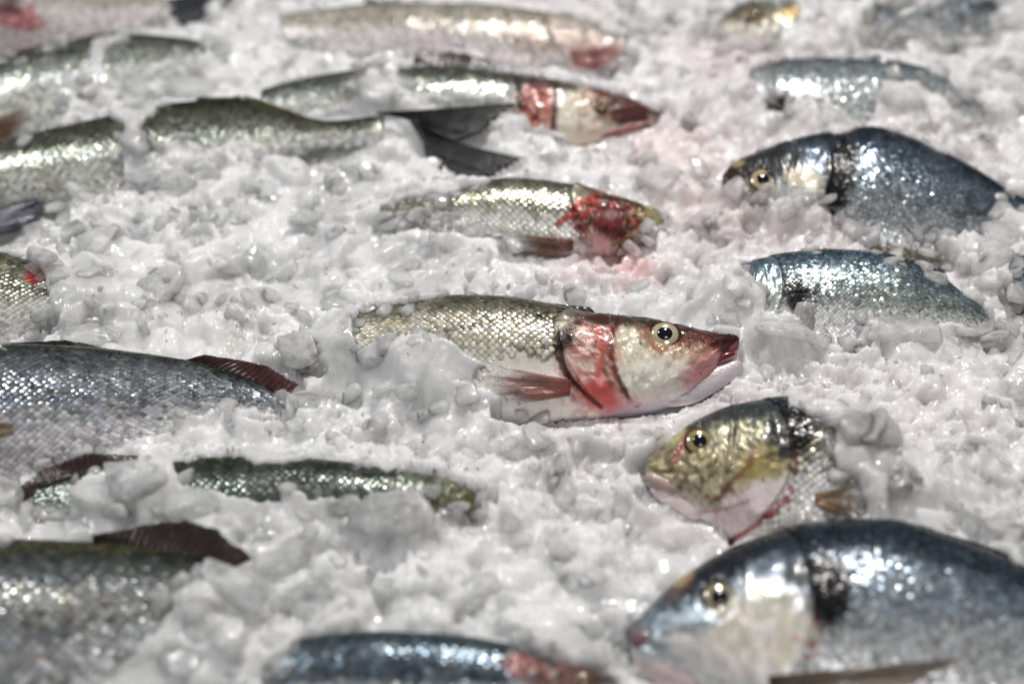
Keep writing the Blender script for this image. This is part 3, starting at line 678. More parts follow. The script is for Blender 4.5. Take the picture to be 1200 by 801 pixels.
make_fish(11, 'bass', [(.28, -240, 628, 880), (.45, -100, 631, 870), (.6, 20, 634, 855), (.72, 110, 637, 835), (.84, 190, 646, 800), (.93, 250, 662, 765), (1, 300, 680, 735)],
    'big grey sea bass in the bottom left corner with rows of bright scale spots', 'fish', GB, palette=STEEL, scale_pitch=.0043,
    paint=[('blob', 90, 712, 130, 22, 2, (.85, .84, .74, .8), .8, .4), ('blob', 60, 642, 150, 8, 1, (.06, .06, .03), .8, .4)],
    vis=[[(-120, 628), (0, 633), (110, 630), (175, 614), (225, 609), (256, 620), (276, 638), (300, 656), (262, 668), (232, 678), (200, 700), (184, 735), (135, 768), (92, 786), (80, 860), (-120, 900)]],
    fins=[('dorsal_fin', [(110, 640), (170, 643), (230, 656), (270, 668)], [(112, 630), (175, 614), (225, 609), (256, 620), (302, 656)], .001, .004, (.05, .035, .03), (.045, .03, .03), 20, (.12, .08, .07), .02)])
make_fish(12, 'bass', [(0, 722, 795, 803), (.06, 692, 785, 818), (.14, 655, 775, 832), (.28, 590, 755, 852), (.4, 520, 744, 856), (.55, 430, 741, 850), (.7, 350, 750, 840), (.85, 290, 768, 820), (1, 230, 785, 800)],
    'blue-backed sea bass cropped by the bottom edge, reddish head to the right', 'fish', GB, palette=pal_bass((.05, .07, .08), (.20, .25, .30), (.75, .75, .74), mid=.3), scale_pitch=.0033,
    paint=[('blob', 670, 795, 56, 24, 10, (.09, .05, .035), .9, .5), ('blob', 606, 778, 16, 14, 0, (.26, .06, .045), .8, .5), ('mottle', 640, 785, 50, 20, (.30, .08, .06), .6, 5), ('blob', 690, 790, 30, 8, 10, (.10, .05, .04), .8, .4), ('mottle', 645, 800, 40, 20, (.4, .25, .2), .6, 5)],
    vis=[[(312, 790), (345, 757), (365, 743), (420, 740), (470, 738), (520, 742), (580, 750), (640, 772), (700, 786), (724, 799), (715, 830), (600, 860), (330, 850)]],
    eye=(682, 797, 10, (.30, .2, .1), .9))

# sea bream
BLK = (.012, .012, .012)
def lipb(c):
    return lambda px, py, ct: np.c_[np.tile(c, (px.size, 1)) * (.75 + .5 * fbm(px / 8, py / 5, 15, 3))[:, None], np.full(px.size, .05)]
make_fish(13, 'bream', [(0, 839, 32, 42), (.06, 850, 20, 52), (.14, 866, 9, 62), (.25, 892, 2, 72), (.4, 925, 0, 76), (.6, 965, 3, 70), (.8, 1000, 15, 55), (1, 1030, 25, 35)],
    'small sea bream head poking out of the ice, among the farthest fish at the top', 'fish', GM, palette=BREAM_G, scales=True, scale_pitch=.0021,
    paint=[('blob', 880, 15, 30, 16, 0, (.07, .05, .035), .8, .4), ('blob', 925, 16, 16, 10, 0, (.62, .40, .16), .9, .3), ('blob', 870, 45, 34, 14, 10, (.6, .5, .45), .7, .4)],
    vis=[[(836, 36), (850, 22), (864, 12), (882, 3), (902, 6), (910, 25), (913, 46), (905, 62), (880, 54), (856, 46)], [(914, 4), (936, 3), (938, 22), (916, 28)]],
    eye=(885, 20, 10, (.35, .25, .08), .95), jaw=[('lips', [(838, 37, 3), (850, 42, 5), (866, 46, 5)], (.35, .28, .22), .004, .7)])
make_fish(14, 'bream', [(0, 980, 15, 25), (.1, 1008, -5, 45), (.3, 1055, -25, 60), (.5, 1105, -30, 66), (.7, 1155, -15, 60), (1, 1225, 15, 35)],
    'grey green sea bream in the top right corner, blurred under thin ice', 'fish', GM, palette=BREAM_D,
    vis=[[(1015, 32), (1030, 6), (1046, 18), (1070, 12), (1090, 22), (1112, 4), (1150, -4), (1170, 18), (1160, 45), (1135, 38), (1110, 57), (1090, 40), (1060, 36), (1042, 58), (1020, 52)]])
make_fish(15, 'bream', [(0, 800, 110, 120), (.08, 830, 95, 145), (.2, 875, 85, 170), (.3, 905, 76, 185), (.45, 965, 72, 190), (.6, 1030, 73, 185), (.75, 1085, 82, 170), (.88, 1130, 106, 150), (1, 1172, 128, 142)],
    'silver sea bream under ice with its dark back edge and black spot showing', 'fish', GM, palette=[(-1.0, (.80, .80, .80, .1)), (-.3, (.38, .40, .40, .1)), (.5, (.24, .27, .28, .15)), (.85, (.06, .07, .09, .1)), (.97, (.02, .025, .035, .2)), (1.0, (.02, .025, .035, .2))],
    scale_pitch=.0021, paint=[('blob', 909, 122, 11, 11, 0, BLK, 1, .2)],
    vis=[[(880, 92), (910, 74), (955, 70), (1004, 72), (1053, 73), (1082, 78), (1096, 92), (1130, 113), (1156, 130), (1152, 144), (1126, 130), (1092, 108), (1078, 94), (1036, 92), (1024, 108), (1026, 138), (1010, 152), (990, 136), (972, 118), (930, 114), (918, 130), (900, 128), (898, 114), (908, 104)],
         [(1128, 120), (1150, 130), (1148, 154), (1136, 150)]],
    fins=[('dorsal_fin', [(900, 82), (960, 74), (1040, 75), (1085, 84)], [(905, 74), (960, 68), (1045, 70), (1085, 80)], 0, 0, (.03, .03, .035), (.02, .02, .025), 18)])
make_fish(16, 'bream', [(0, 846, 207, 848, 218), (.03, 856, 196, 860, 232), (.08, 875, 186, 880, 250), (.14, 898, 178, 905, 268), (.22, 932, 167, 940, 288), (.3, 968, 160, 972, 302), (.42, 1018, 153, 1020, 318), (.55, 1072, 168, 1072, 322), (.7, 1130, 194, 1125, 318), (.85, 1180, 222, 1170, 300), (1, 1225, 245, 1215, 275)],
    'dark blue sea bream at upper right with a ringed eye and black shoulder band', 'fish', GM, palette=BREAM_D, res=(220, 100), scale_pitch=.0019,
    paint=[('blob', 885, 198, 60, 22, -18, (.025, .022, .02), .9, .35), ('blob', 856, 207, 20, 13, -20, (.05, .025, .022), .9, .4), ('blob', 943, 212, 23, 15, 20, (.80, .72, .58, .2), .95, .25), ('blob', 930, 232, 45, 16, 10, (.6, .6, .55, .2), .8, .4),
           ('blob', 984, 205, 19, 50, 12, BLK, 1, .3), ('blob', 866, 192, 7, 3, -20, (.5, .38, .16), .7, .4), ('blob', 884, 222, 26, 10, 5, (.6, .5, .38), .7, .4),
           ('line', [(1010, 290), (1060, 296), (1110, 312)], 9, (.12, .10, .05), .8)],
    vis=[[(843, 212), (855, 195), (885, 180), (920, 168), (962, 158), (976, 164), (990, 162), (998, 151), (1018, 151), (1053, 158), (1088, 174), (1123, 190), (1165, 209), (1181, 220), (1180, 254), (1168, 262), (1151, 272), (1130, 268), (1100, 280), (1060, 276), (1046, 284), (1010, 280), (1002, 262), (988, 260), (964, 242), (955, 222), (940, 222), (900, 229), (881, 226), (870, 218), (850, 219)],
         [(1014, 290), (1032, 280), (1060, 284), (1090, 296), (1112, 312), (1104, 322), (1060, 308), (1022, 303)], [(1182, 232), (1225, 236), (1225, 246), (1184, 242)]],
    eye=(894, 211, 15.5, (.72, .58, .34), 1.0), jaw=[('lips', [(848, 211, 4), (856, 216, 6), (872, 222, 6)], (.07, .04, .035), .004, .7)],
    fins=[('dorsal_fin', [(995, 158), (1053, 164), (1123, 194), (1180, 224)], [(1000, 150), (1055, 157), (1125, 189), (1183, 220)], 0, 0, (.03, .035, .045), (.02, .022, .03), 22)])
make_fish(17, 'bream', [(0, 805, 345, 357), (.08, 835, 325, 385), (.2, 880, 308, 415), (.3, 915, 300, 425), (.42, 968, 295, 430), (.55, 1025, 297, 428), (.7, 1085, 317, 415), (.85, 1135, 350, 398), (1, 1175, 378, 392)],
    'sea bream with its head hidden by ice and a ragged black shoulder patch', 'fish', GM, palette=[(-1.0, (.84, .82, .82, .1)), (-.55, (.78, .77, .76, .25)), (-.1, (.44, .48, .45, .6)), (.35, (.28, .34, .36, .6)), (.75, (.10, .15, .20, .5)), (.95, (.025, .03, .04, .3)), (1.0, (.02, .025, .03, .2))],
    res=(200, 96), scale_pitch=.0019, paint=[('blob', 932, 343, 15, 26, -12, BLK, .95, .35), ('mottle', 945, 352, 18, 30, BLK, .8, 5), ('blob', 985, 385, 40, 26, 30, (.82, .80, .80), .7, .4), ('blob', 1080, 312, 50, 9, 22, (.05, .04, .04), .7, .4)],
    vis=[[(872, 312), (913, 299), (948, 296), (986, 291), (1025, 295), (1060, 305), (1095, 319), (1118, 336), (1144, 355), (1169, 376), (1160, 386), (1140, 390), (1118, 377), (1090, 382), (1060, 386), (1040, 378), (1028, 362), (1016, 366), (1010, 398), (976, 404), (955, 386), (941, 371), (926, 362), (902, 362), (899, 340), (886, 330)]],
    fins=[('dorsal_fin', [(960, 297), (1030, 300), (1090, 320), (1125, 345)], [(965, 291), (1032, 293), (1096, 314), (1130, 342)], 0, 0, (.03, .035, .045), (.02, .022, .03), 22)])
make_fish(18, 'bream', [(0, 754, 543, 758, 568), (.03, 763, 533, 770, 582), (.08, 785, 516, 802, 600), (.14, 812, 496, 838, 620), (.22, 862, 475, 880, 642), (.3, 920, 467, 935, 655), (.42, 985, 490, 1000, 655), (.55, 1040, 515, 1060, 645), (.7, 1100, 550, 1115, 630), (.85, 1150, 575, 1160, 615), (1, 1200, 590, 1200, 605)],
    'olive gold sea bream with thick pale lips, body buried in ice behind its gill', 'fish', GM, palette=BREAM_G, res=(280, 130), scale_pitch=.0025,
    paint=[('blob', 830, 555, 70, 38, 20, (.42, .36, .20, .3), .8, .3), ('mottle', 830, 550, 75, 45, (.07, .05, .02), .75, 6), ('mottle', 860, 500, 70, 26, (.05, .04, .02), .7, 4), ('mottle', 850, 510, 60, 25, (.60, .55, .38, .3), .6, 5), ('blob', 895, 545, 26, 22, 0, (.44, .35, .12, .3), .8, .5),
           ('blob', 890, 588, 50, 22, -25, (.78, .68, .68), .9, .3), ('blob', 862, 600, 34, 20, -30, (.76, .62, .64), .8, .4), ('blob', 924, 507, 22, 24, 0, BLK, .95, .3), ('blob', 880, 480, 55, 12, -8, (.03, .04, .045), .85, .4),
           ('line', [(790, 540), (800, 522), (806, 508)], 5, (.30, .06, .08), .8), ('line', [(924, 518), (936, 545), (922, 584), (890, 612), (856, 634)], 3.2, (.30, .04, .06), .95),
           ('line', [(882, 525), (878, 545), (856, 565), (840, 585)], 4, (.16, .06, .04), .75), ('line', [(820, 600), (850, 596), (880, 585)], 2.5, (.4, .15, .2), .6), ('blob', 790, 512, 12, 7, -40, (.55, .50, .22), .8, .4),
           ('blob', 955, 570, 26, 34, 0, (.84, .80, .78), .9, .35), ('blob', 1000, 520, 40, 26, 20, (.62, .60, .52, .3), .7, .4), ('mottle', 1000, 520, 50, 30, (.2, .22, .18), .6, 5), ('blob', 928, 507, 27, 28, 10, BLK, 1, .35), ('mottle', 925, 520, 40, 40, BLK, .8, 5)],
    vis=[[(749, 548), (763, 530), (785, 512), (811, 493), (846, 478), (881, 467), (916, 464), (927, 481), (947, 492), (960, 494), (974, 504), (978, 520), (970, 540), (980, 556), (1006, 570), (1014, 602), (985, 606), (958, 604), (942, 598), (930, 614), (900, 618), (868, 640), (850, 638), (858, 620), (838, 606), (815, 604), (795, 594), (770, 584), (755, 572)]],
    eye=(820, 519, 17.5, (.50, .42, .20), 1.0),
    jaw=[('upper_lip', [(757, 556, 5), (768, 562, 7.5), (786, 569, 8), (804, 576, 6)], lipb((.46, .34, .30)), .006, .8), ('lower_jaw', [(762, 571, 4), (778, 580, 8), (800, 588, 12), (825, 598, 14)], lipb((.75, .64, .64)), .003, .7)],
    fins=[('pectoral_fin', [(955, 578), (955, 592)], [(1008, 568), (1022, 582), (1018, 602), (1000, 610)], .0175, .018, (.34, .18, .10), (.42, .30, .18), 16, (.6, .45, .3), .3)])
make_fish(19, 'bream', [(0, 736, 737, 738, 768), (.03, 747, 726, 751, 794), (.08, 776, 695, 800, 806), (.14, 811, 669, 840, 832), (.22, 870, 637, 900, 862), (.3, 943, 616, 950, 882), (.45, 1030, 611, 1050, 892), (.6, 1118, 634, 1130, 882), (.75, 1205, 669, 1230, 862), (.9, 1300, 720, 1330, 820), (1, 1380, 750, 1390, 800)],
    'large sea bream in the bottom right corner, blue back and pink closed mouth', 'fish', GM, palette=BREAM, roll=16, z0=.012, res=(280, 130), scale_pitch=.0023,
    paint=[('blob', 1050, 690, 70, 26, 4, (.45, .50, .56, .6), .6, .5), ('blob', 800, 725, 60, 42, -20, (.28, .34, .38, .3), .75, .35), ('blob', 900, 740, 62, 52, 0, (.84, .80, .74, .2), .9, .3), ('mottle', 885, 750, 60, 45, (.74, .66, .48), .5, 12), ('blob', 850, 768, 70, 24, 15, (.80, .74, .72), .8, .35),
           ('blob', 845, 662, 84, 20, -33, (.015, .02, .028), .92, .4), ('blob', 795, 683, 20, 12, -40, (.14, .07, .06), .75, .4), ('blob', 800, 676, 16, 7, -40, (.55, .45, .2), .6, .4),
           ('blob', 1090, 640, 120, 16, 14, (.02, .03, .04), .8, .5), ('mottle', 890, 735, 60, 50, (.55, .50, .38), .6, 9), ('mottle', 1060, 690, 150, 60, (.06, .08, .10), .45, 10), ('blob', 962, 672, 38, 20, 0, BLK, .97, .35), ('blob', 974, 702, 23, 42, 4, BLK, 1, .3), ('line', [(954, 722), (956, 745), (946, 772)], 3, (.35, .06, .03), .9), ('line', [(930, 748), (950, 752)], 3, (.5, .12, .09), .6),
           ('blob', 1100, 760, 140, 30, 0, (.60, .60, .60, .3), .5, .5)],
    vis=[[(732, 748), (746, 727), (776, 692), (811, 665), (855, 639), (899, 621), (943, 612), (987, 608), (1030, 608), (1074, 617), (1118, 630), (1162, 647), (1200, 665), (1340, 730), (1340, 900), (860, 900), (850, 812), (815, 800), (768, 790), (737, 770)]],
    eye=(842, 699, 20.5, (.46, .42, .30), .98),
    jaw=[('upper_lip', [(738, 747, 6), (752, 748, 11), (775, 756, 11), (802, 766, 6)], lipb((.20, .12, .145)), .007, .8), ('lower_jaw', [(742, 766, 6), (760, 775, 13), (790, 785, 19), (825, 795, 20)], lipb((.58, .46, .47)), .004, .7)],
    fins=[('pectoral_fin', [(900, 792), (904, 815)], [(1150, 768), (1110, 790), (1040, 830)], .0245, .024, (.10, .07, .05), (.16, .12, .08), 16, (.26, .2, .15), .04),
          ('dorsal_fin', [(1010, 614), (1080, 622), (1162, 652), (1240, 688)], [(1010, 607), (1080, 613), (1166, 642), (1245, 680)], 0, 0, (.03, .035, .045), (.02, .022, .03), 24)])
make_fish(20, 'bream', [(0, 1165, 325, 335), (.1, 1188, 305, 355), (.3, 1235, 290, 385), (.5, 1300, 285, 390), (.75, 1370, 300, 375), (1, 1440, 330, 345)],
    'sliver of dark sea bream entering at the right edge, at mid height', 'fish', GM, palette=BREAM_D, scale_pitch=.0024,
    vis=[[(1184, 316), (1200, 304), (1300, 290), (1300, 380), (1200, 370), (1188, 358), (1194, 335)]])

# ------------------------------------------------------------------ where fish show: raster with a margin round the frame
MX, MY = 160, 140
PW, PH_ = 1200 + 2 * MX, 801 + 2 * MY
mask = np.zeros((PH_, PW), np.int32)
gx, gy = np.meshgrid(np.arange(PW) - MX, np.arange(PH_) - MY)
order = sorted(VIS, key=lambda v: np.mean([p[1] for p in v[0]]))
for pg, idx in order:
    pg_a = np.array(pg, float); x0, y0 = np.floor(pg_a.min(0)).astype(int) - 12; x1, y1 = np.ceil(pg_a.max(0)).astype(int) + 12
    sx = slice(max(0, x0 + MX), min(PW, x1 + MX)); sy = slice(max(0, y0 + MY), min(PH_, y1 + MY))
    X = gx[sy, sx]; Y = gy[sy, sx]
    jx = (fbm(X / 13, Y / 13, 61, 3) - .5) * 20; jy = (fbm(X / 13 + 50, Y / 13, 62, 3) - .5) * 15
    if idx in (1, 18, 19): jx, jy = jx * .5, jy * .5
    m = in_poly(X + jx, Y + jy, pg); mask[sy, sx][m] = idx
grown = mask.copy()
for k in range(1, 10):                       # the backs rise a little above the traced plane
    sh = np.zeros_like(mask); sh[:-k] = mask[k:]; grown = np.where(grown > 0, grown, sh)
mask = grown
def mask_at(px, py):
    ix = np.clip(np.round(px).astype(int) + MX, 0, PW - 1); iy = np.clip(np.round(py).astype(int) + MY, 0, PH_ - 1)
    return mask[iy, ix]
N0 = np.zeros((30, 3)); Q0 = np.zeros((30, 3))
for f in FISH: N0[f.idx] = f.n; Q0[f.idx] = f.P0

# ------------------------------------------------------------------ ICE BED: one sheet of packed ice
fine = 0.0010
def axis(a, b, lim, k=1.12):
    c = list(np.arange(a, b, fine)); st = fine
    lo, hi = [a], [c[-1]]
    while lo[-1] > -lim: st *= k; lo.append(lo[-1] - st)
    st = fine
    while hi[-1] < lim: st *= k; hi.append(hi[-1] + st)
    return np.array(lo[1:][::-1] + c + hi[1:])
ax = axis(-.36, .36, 1.0); ay = axis(-.25, .46, 1.1)
nx, ny = len(ax), len(ay)
GX, GY = np.meshgrid(ax, ay, indexing='xy')           # (ny,nx)

# fish height from above
i0x, i0y = np.searchsorted(ax, -.36), np.searchsorted(ay, -.25)
FH = np.full((ny, nx), -1.0)
for f in FISH:
    V = f.surf_all; ns_, nt2, _ = V.shape
    # densify
    V2 = np.stack([np.repeat(np.repeat(V[..., k], 3, 0), 2, 1) for k in range(3)], -1)
    a = np.linspace(0, ns_ - 1, ns_ * 3); b = np.linspace(0, nt2 - 1, nt2 * 2)
    ia = np.floor(a).astype(int).clip(0, ns_ - 2); fa = (a - ia)[:, None, None]; ib = np.floor(b).astype(int).clip(0, nt2 - 2); fb = (b - ib)[None, :, None]
    V2 = (V[ia][:, ib] * (1 - fa) + V[ia + 1][:, ib] * fa) * (1 - fb) + (V[ia][:, ib + 1] * (1 - fa) + V[ia + 1][:, ib + 1] * fa) * fb
    Q = V2.reshape(-1, 3)
    ix = np.round((Q[:, 0] + .36) / fine).astype(int) + i0x; iy = np.round((Q[:, 1] + .25) / fine).astype(int) + i0y
    ok = (ix > 0) & (ix < nx - 1) & (iy > 0) & (iy < ny - 1)
    np.maximum.at(FH, (iy[ok], ix[ok]), Q[ok, 2])
hasf = FH > -.5

def box(A, r, n=2):
    for _ in range(n):
        for axx in (0, 1):
            c = np.cumsum(np.pad(A, [(r + 1, r) if k == axx else (0, 0) for k in (0, 1)], mode='edge'), axis=axx)
            A = (np.take(c, np.arange(2 * r + 1, c.shape[axx]), axx) - np.take(c, np.arange(0, c.shape[axx] - 2 * r - 1), axx)) / (2 * r + 1)
    return A

def worley(X, Y, size, seed, tilt=.6):
    x = X / size; y = Y / size; i = np.floor(x); j = np.floor(y)
    f1 = np.full(X.shape, 9.0); f2 = np.full(X.shape, 9.0); val = np.zeros(X.shape); 
    for di in (-1, 0, 1):
        for dj in (-1, 0, 1):
            ci, cj = i + di, j + dj
            cx = ci + .12 + .76 * hash2(ci, cj, seed); cy = cj + .12 + .76 * hash2(ci, cj, seed + 1)
            sx = .75 + .5 * hash2(ci, cj, seed + 5)
            dx, dy = x - cx, y - cy; d = np.hypot(dx, dy) * sx
            v = (hash2(ci, cj, seed + 2) - .5) + tilt * ((hash2(ci, cj, seed + 3) - .5) * dx + (hash2(ci, cj, seed + 4) - .5) * dy) * 2
            closer = d < f1
            f2 = np.where(closer, f1, np.minimum(f2, d)); val = np.where(closer, v, val); f1 = np.where(closer, d, f1)
    return f1, f2, val

def shards(n, rmin, rmax, seed, power, zj):
    """height of a heap of n flat broken pieces, melted together where they touch"""
    r_ = np.random.default_rng(seed); A = np.full_like(GX, -rmax * .4); K = .0005
    cx = r_.uniform(-.40, .40, n); cy = r_.uniform(-.29, .52, n); R = rmin + (rmax - rmin) * r_.random(n) ** power
    for k in range(n):
        r = R[k]; x0, x1 = np.searchsorted(ax, [cx[k] - r * 1.5, cx[k] + r * 1.5]); y0, y1 = np.searchsorted(ay, [cy[k] - r * 1.5, cy[k] + r * 1.5])
        if x1 - x0 < 2 or y1 - y0 < 2: continue
        X = GX[y0:y1, x0:x1] - cx[k]; Y = GY[y0:y1, x0:x1] - cy[k]
        m = r_.integers(7, 11); a = r_.uniform(0, 2 * np.pi, m); el = np.r_[r_.uniform(.1, .8, m - 3), r_.uniform(.85, 1.45, 3)]
        st = r_.uniform(.6, 1); th = r_.uniform(0, np.pi)
        nxv = np.cos(a) * np.cos(el); nyv = np.sin(a) * np.cos(el); nz = np.sin(el)
        o = np.where(el > .84, r * r_.uniform(.3, .6, m), r * (st + (1 - st) * np.abs(np.cos(a - th))) * r_.uniform(.75, 1.05, m))
        z = None
        for q in range(m):
            zz = (o[q] - nxv[q] * X - nyv[q] * Y) / nz[q]
            z = zz if z is None else -np.logaddexp(-z / (r * .05), -zz / (r * .05)) * (r * .05)
        z = z + r_.uniform(-1, 0) * r * zj
        S = A[y0:y1, x0:x1]; A[y0:y1, x0:x1] = np.logaddexp(S / K, np.clip(z, -.02, .02) / K) * K
    return A
lump = shards(2300, .005, .015, 11, 1.7, .7)
l2 = shards(9000, .0020, .0065, 12, 1.6, .6)
warpx = GX + .012 * (fbm(GX * 110, GY * 110, 71, 4) - .5); warpy = GY + .012 * (fbm(GX * 110 + 31, GY * 110, 72, 4) - .5)
grit = 0
for size, amp, seed in ((.009, .0040, 201), (.0045, .0022, 301)):
    f1, f2, v = worley(warpx + seed * .37, warpy, size, seed, 1.1)
    grit = grit + amp * (v * .6 - .4 * np.exp(-(np.clip(f2 - f1, 0, 9) / .12)**1.3))
zone = sstep(.40, .58, fbm(GX * 30, GY * 30, 19, 3))
fz_ = 1 - np.abs(fbm(GX * 260, GY * 260, 81, 4) - .5) * 4
lump = .8 * lump + .7 * l2 * (.25 + .75 * zone) + grit * (.15 + .75 * zone) + .0009 * fz_ * (.15 + .85 * zone)
lump = lump - box(lump, 40, 2)
lump = np.clip(lump, -.009, .009)
base = .013 + .010 * (fbm(GX * 9 + 3, GY * 9, 91, 3) - .5) * 2
# ice follows the fish: over hidden fish it lies on them
pxg, pyg = project(np.stack([GX, GY, np.where(hasf, FH + .003, .012)], -1).reshape(-1, 3))
mk = mask_at(pxg, pyg).reshape(GX.shape)
fh_s = np.where(hasf, FH, base - .004)
hid = hasf & (mk == 0)
def dilate(A, r):
    for _ in range(r):
        B = A.copy(); B[1:] = np.maximum(B[1:], A[:-1]); B[:-1] = np.maximum(B[:-1], A[1:]); A = B.copy(); A[:, 1:] = np.maximum(A[:, 1:], B[:, :-1]); A[:, :-1] = np.maximum(A[:, :-1], B[:, 1:])
    return A
cover = np.where(hid, FH + .0035, base)
cover = np.maximum(box(dilate(cover, 4), 7, 2), box(cover, 14, 2))
H = cover + lump * np.where(hid, .7, 1)
H = np.maximum(H, np.where(hid, FH + .0012 + .25 * (lump + .009), -1))
# nothing of the bed stands between the lens and the showing parts
near = mask.copy()
for k in range(14):
    for sh_, ax_ in ((1, 0), (-1, 0), (1, 1), (-1, 1)):
        if k % 2 and ax_ == 0: continue
        near = np.where(near > 0, near, np.roll(near, sh_, ax_))
def near_at(px, py):
    ix = np.clip(np.round(px).astype(int) + MX, 0, PW - 1); iy = np.clip(np.round(py).astype(int) + MY, 0, PH_ - 1)
    return near[iy, ix]
def settle(P, gap=-.005, it=14):
    P = P.copy()
    for _ in range(it):
        px, py = project(P); m = mask_at(px, py)
        d = ((P - Q0[m]) * N0[m]).sum(-1)
        bad = (m > 0) & (d > gap)
        if not bad.any(): break
        P[bad, 2] -= np.minimum(.003, (d[bad] - gap) + .0005)
    return P
PG = np.stack([GX, GY, H], -1).reshape(-1, 3)
for _ in range(8):                       # beside a showing back the ice stays below the back's height
    m = near_at(*project(PG)); d = ((PG - Q0[m]) * N0[m]).sum(-1); bad = (m > 0) & ~hid.ravel() & (d > .002 + .35 * lump.ravel())
    if not bad.any(): break
    PG[bad, 2] -= np.minimum(.003, d[bad] - .002 - .35 * lump.ravel()[bad] + .0002)
PG = settle(PG)
H = PG[:, 2].reshape(GX.shape)
Hs = box(H, 1, 1)
H = np.minimum(H, Hs + .004)
PG[:, 2] = H.ravel()
bed = mesh_np('ice_bed', PG, grid_faces(ny, nx), M_BED, ice_colour(PG))
bed['kind'] = 'structure'; bed['label'] = 'bed of packed grey white crushed ice'

def h_at(x, y):
    ix = np.clip(np.searchsorted(ax, x), 1, nx - 1); iy = np.clip(np.searchsorted(ay, y), 1, ny - 1)
    return H[iy, ix]

# ------------------------------------------------------------------ CRUSHED ICE: loose pieces
def ico(sub):
    bm = bmesh.new(); bmesh.ops.create_icosphere(bm, subdivisions=sub, radius=1); bm.verts.ensure_lookup_table()
    V = np.array([v.co[:] for v in bm.verts]); F = np.array([[v.index for v in f.verts] for f in bm.faces]); bm.free(); return V, F
def piece(sub, seed, p=26, nplanes=8):
    r_ = np.random.default_rng(seed); D, F = ico(sub)
    n = r_.normal(size=(nplanes, 3)); n /= np.linalg.norm(n, axis=1, keepdims=True)
    n = np.r_[n, [[0, 0, 1.0], [0, 0, -1.0], [1, 0, 0], [-1, 0, 0], [0, 1, 0], [0, -1, 0]]]
    o = np.r_[r_.uniform(.55, .95, nplanes), r_.uniform(.7, 1.1, 6)]
    k = np.clip(D @ n.T, 0, None) / o
    r = ((k ** p).sum(1)) ** (-1 / p)
    V = D * r[:, None]
    V *= 1 + .07 * (fbm(V[:, 0] * 2.5 + seed, V[:, 1] * 2.5 + V[:, 2] * 1.7, seed, 3) - .5)[:, None] * 2
    V *= r_.uniform([.85, .6, .28], [1.3, 1.0, .55])
    return V, F
def rotm(n, flat):
    a = rng.uniform(0, 2 * np.pi, n); b = rng.normal(0, flat, n); c = rng.normal(0, flat, n)
    ca, sa, cb, sb, cc, sc_ = np.cos(a), np.sin(a), np.cos(b), np.sin(b), np.cos(c), np.sin(c)
    Z = np.zeros((n, 3, 3)); I = np.zeros((n, 3, 3))
    Rz = Z.copy(); Rz[:, 0, 0] = ca; Rz[:, 0, 1] = -sa; Rz[:, 1, 0] = sa; Rz[:, 1, 1] = ca; Rz[:, 2, 2] = 1
    Rx = Z.copy(); Rx[:, 0, 0] = 1; Rx[:, 1, 1] = cb; Rx[:, 1, 2] = -sb; Rx[:, 2, 1] = sb; Rx[:, 2, 2] = cb
    Ry = Z.copy(); Ry[:, 1, 1] = 1; Ry[:, 0, 0] = cc; Ry[:, 0, 2] = sc_; Ry[:, 2, 0] = -sc_; Ry[:, 2, 2] = cc
    return Rx @ Ry @ Rz

BIGC = []   # prominent pieces (filled below), loose ice keeps off them
def scatter(n, rmin, rmax, sub, seed, sink, flat=.5, allow=.7, power=2.0, density=None):
    protos = [piece(sub, seed + k) for k in range(14)]
    r_ = np.random.default_rng(seed)
    pxr = r_.uniform(-90, 1290, n * 2); pyr = r_.uniform(-90, 890, n * 2)
    P = at(pxr, pyr, .015)
    # even per ground area: thin out the near rows
    wgt = (np.linalg.norm(P - CAM, axis=1) / 1.0) ** 3; keep = r_.random(n * 2) < wgt / wgt.max()
    if density is not None: keep &= r_.random(n * 2) < density(P)
    P = P[keep][:n]; n = len(P)
    R = rmin + (rmax - rmin) * r_.random(n) ** power
    P[:, 2] = h_at(P[:, 0], P[:, 1]) + R * sink
    bad = np.zeros(n, bool)
    for k in range(13):
        a = k / 12 * 2 * np.pi; off = np.zeros((n, 3)) if k == 12 else np.stack([np.cos(a) * R * np.clip(1 - .0035 / R, .35, allow), np.sin(a) * R * np.clip(1 - .0035 / R, .35, allow), R * .25], -1)
        px, py = project(P + off); m = mask_at(px, py); bad |= (m > 0)
    for (c, rr) in BIGC: bad |= np.linalg.norm(P[:, :2] - c[:2], axis=1) < rr * .8
    P, R = P[~bad], R[~bad]; n = len(P)
    rot = rotm(n, flat); which = r_.integers(0, len(protos), n)
    VV, FF, base_i = [], [], 0
    for k, (V, F) in enumerate(protos):
        s = which == k; c = s.sum()
        if not c: continue
        W = np.einsum('nij,vj->nvi', rot[s], V) * R[s][:, None, None] + P[s][:, None]
        VV.append(W.reshape(-1, 3)); FF.append((F[None] + (np.arange(c) * len(V))[:, None, None] + base_i).reshape(-1, 3)); base_i += c * len(V)
    return np.concatenate(VV), np.concatenate(FF)

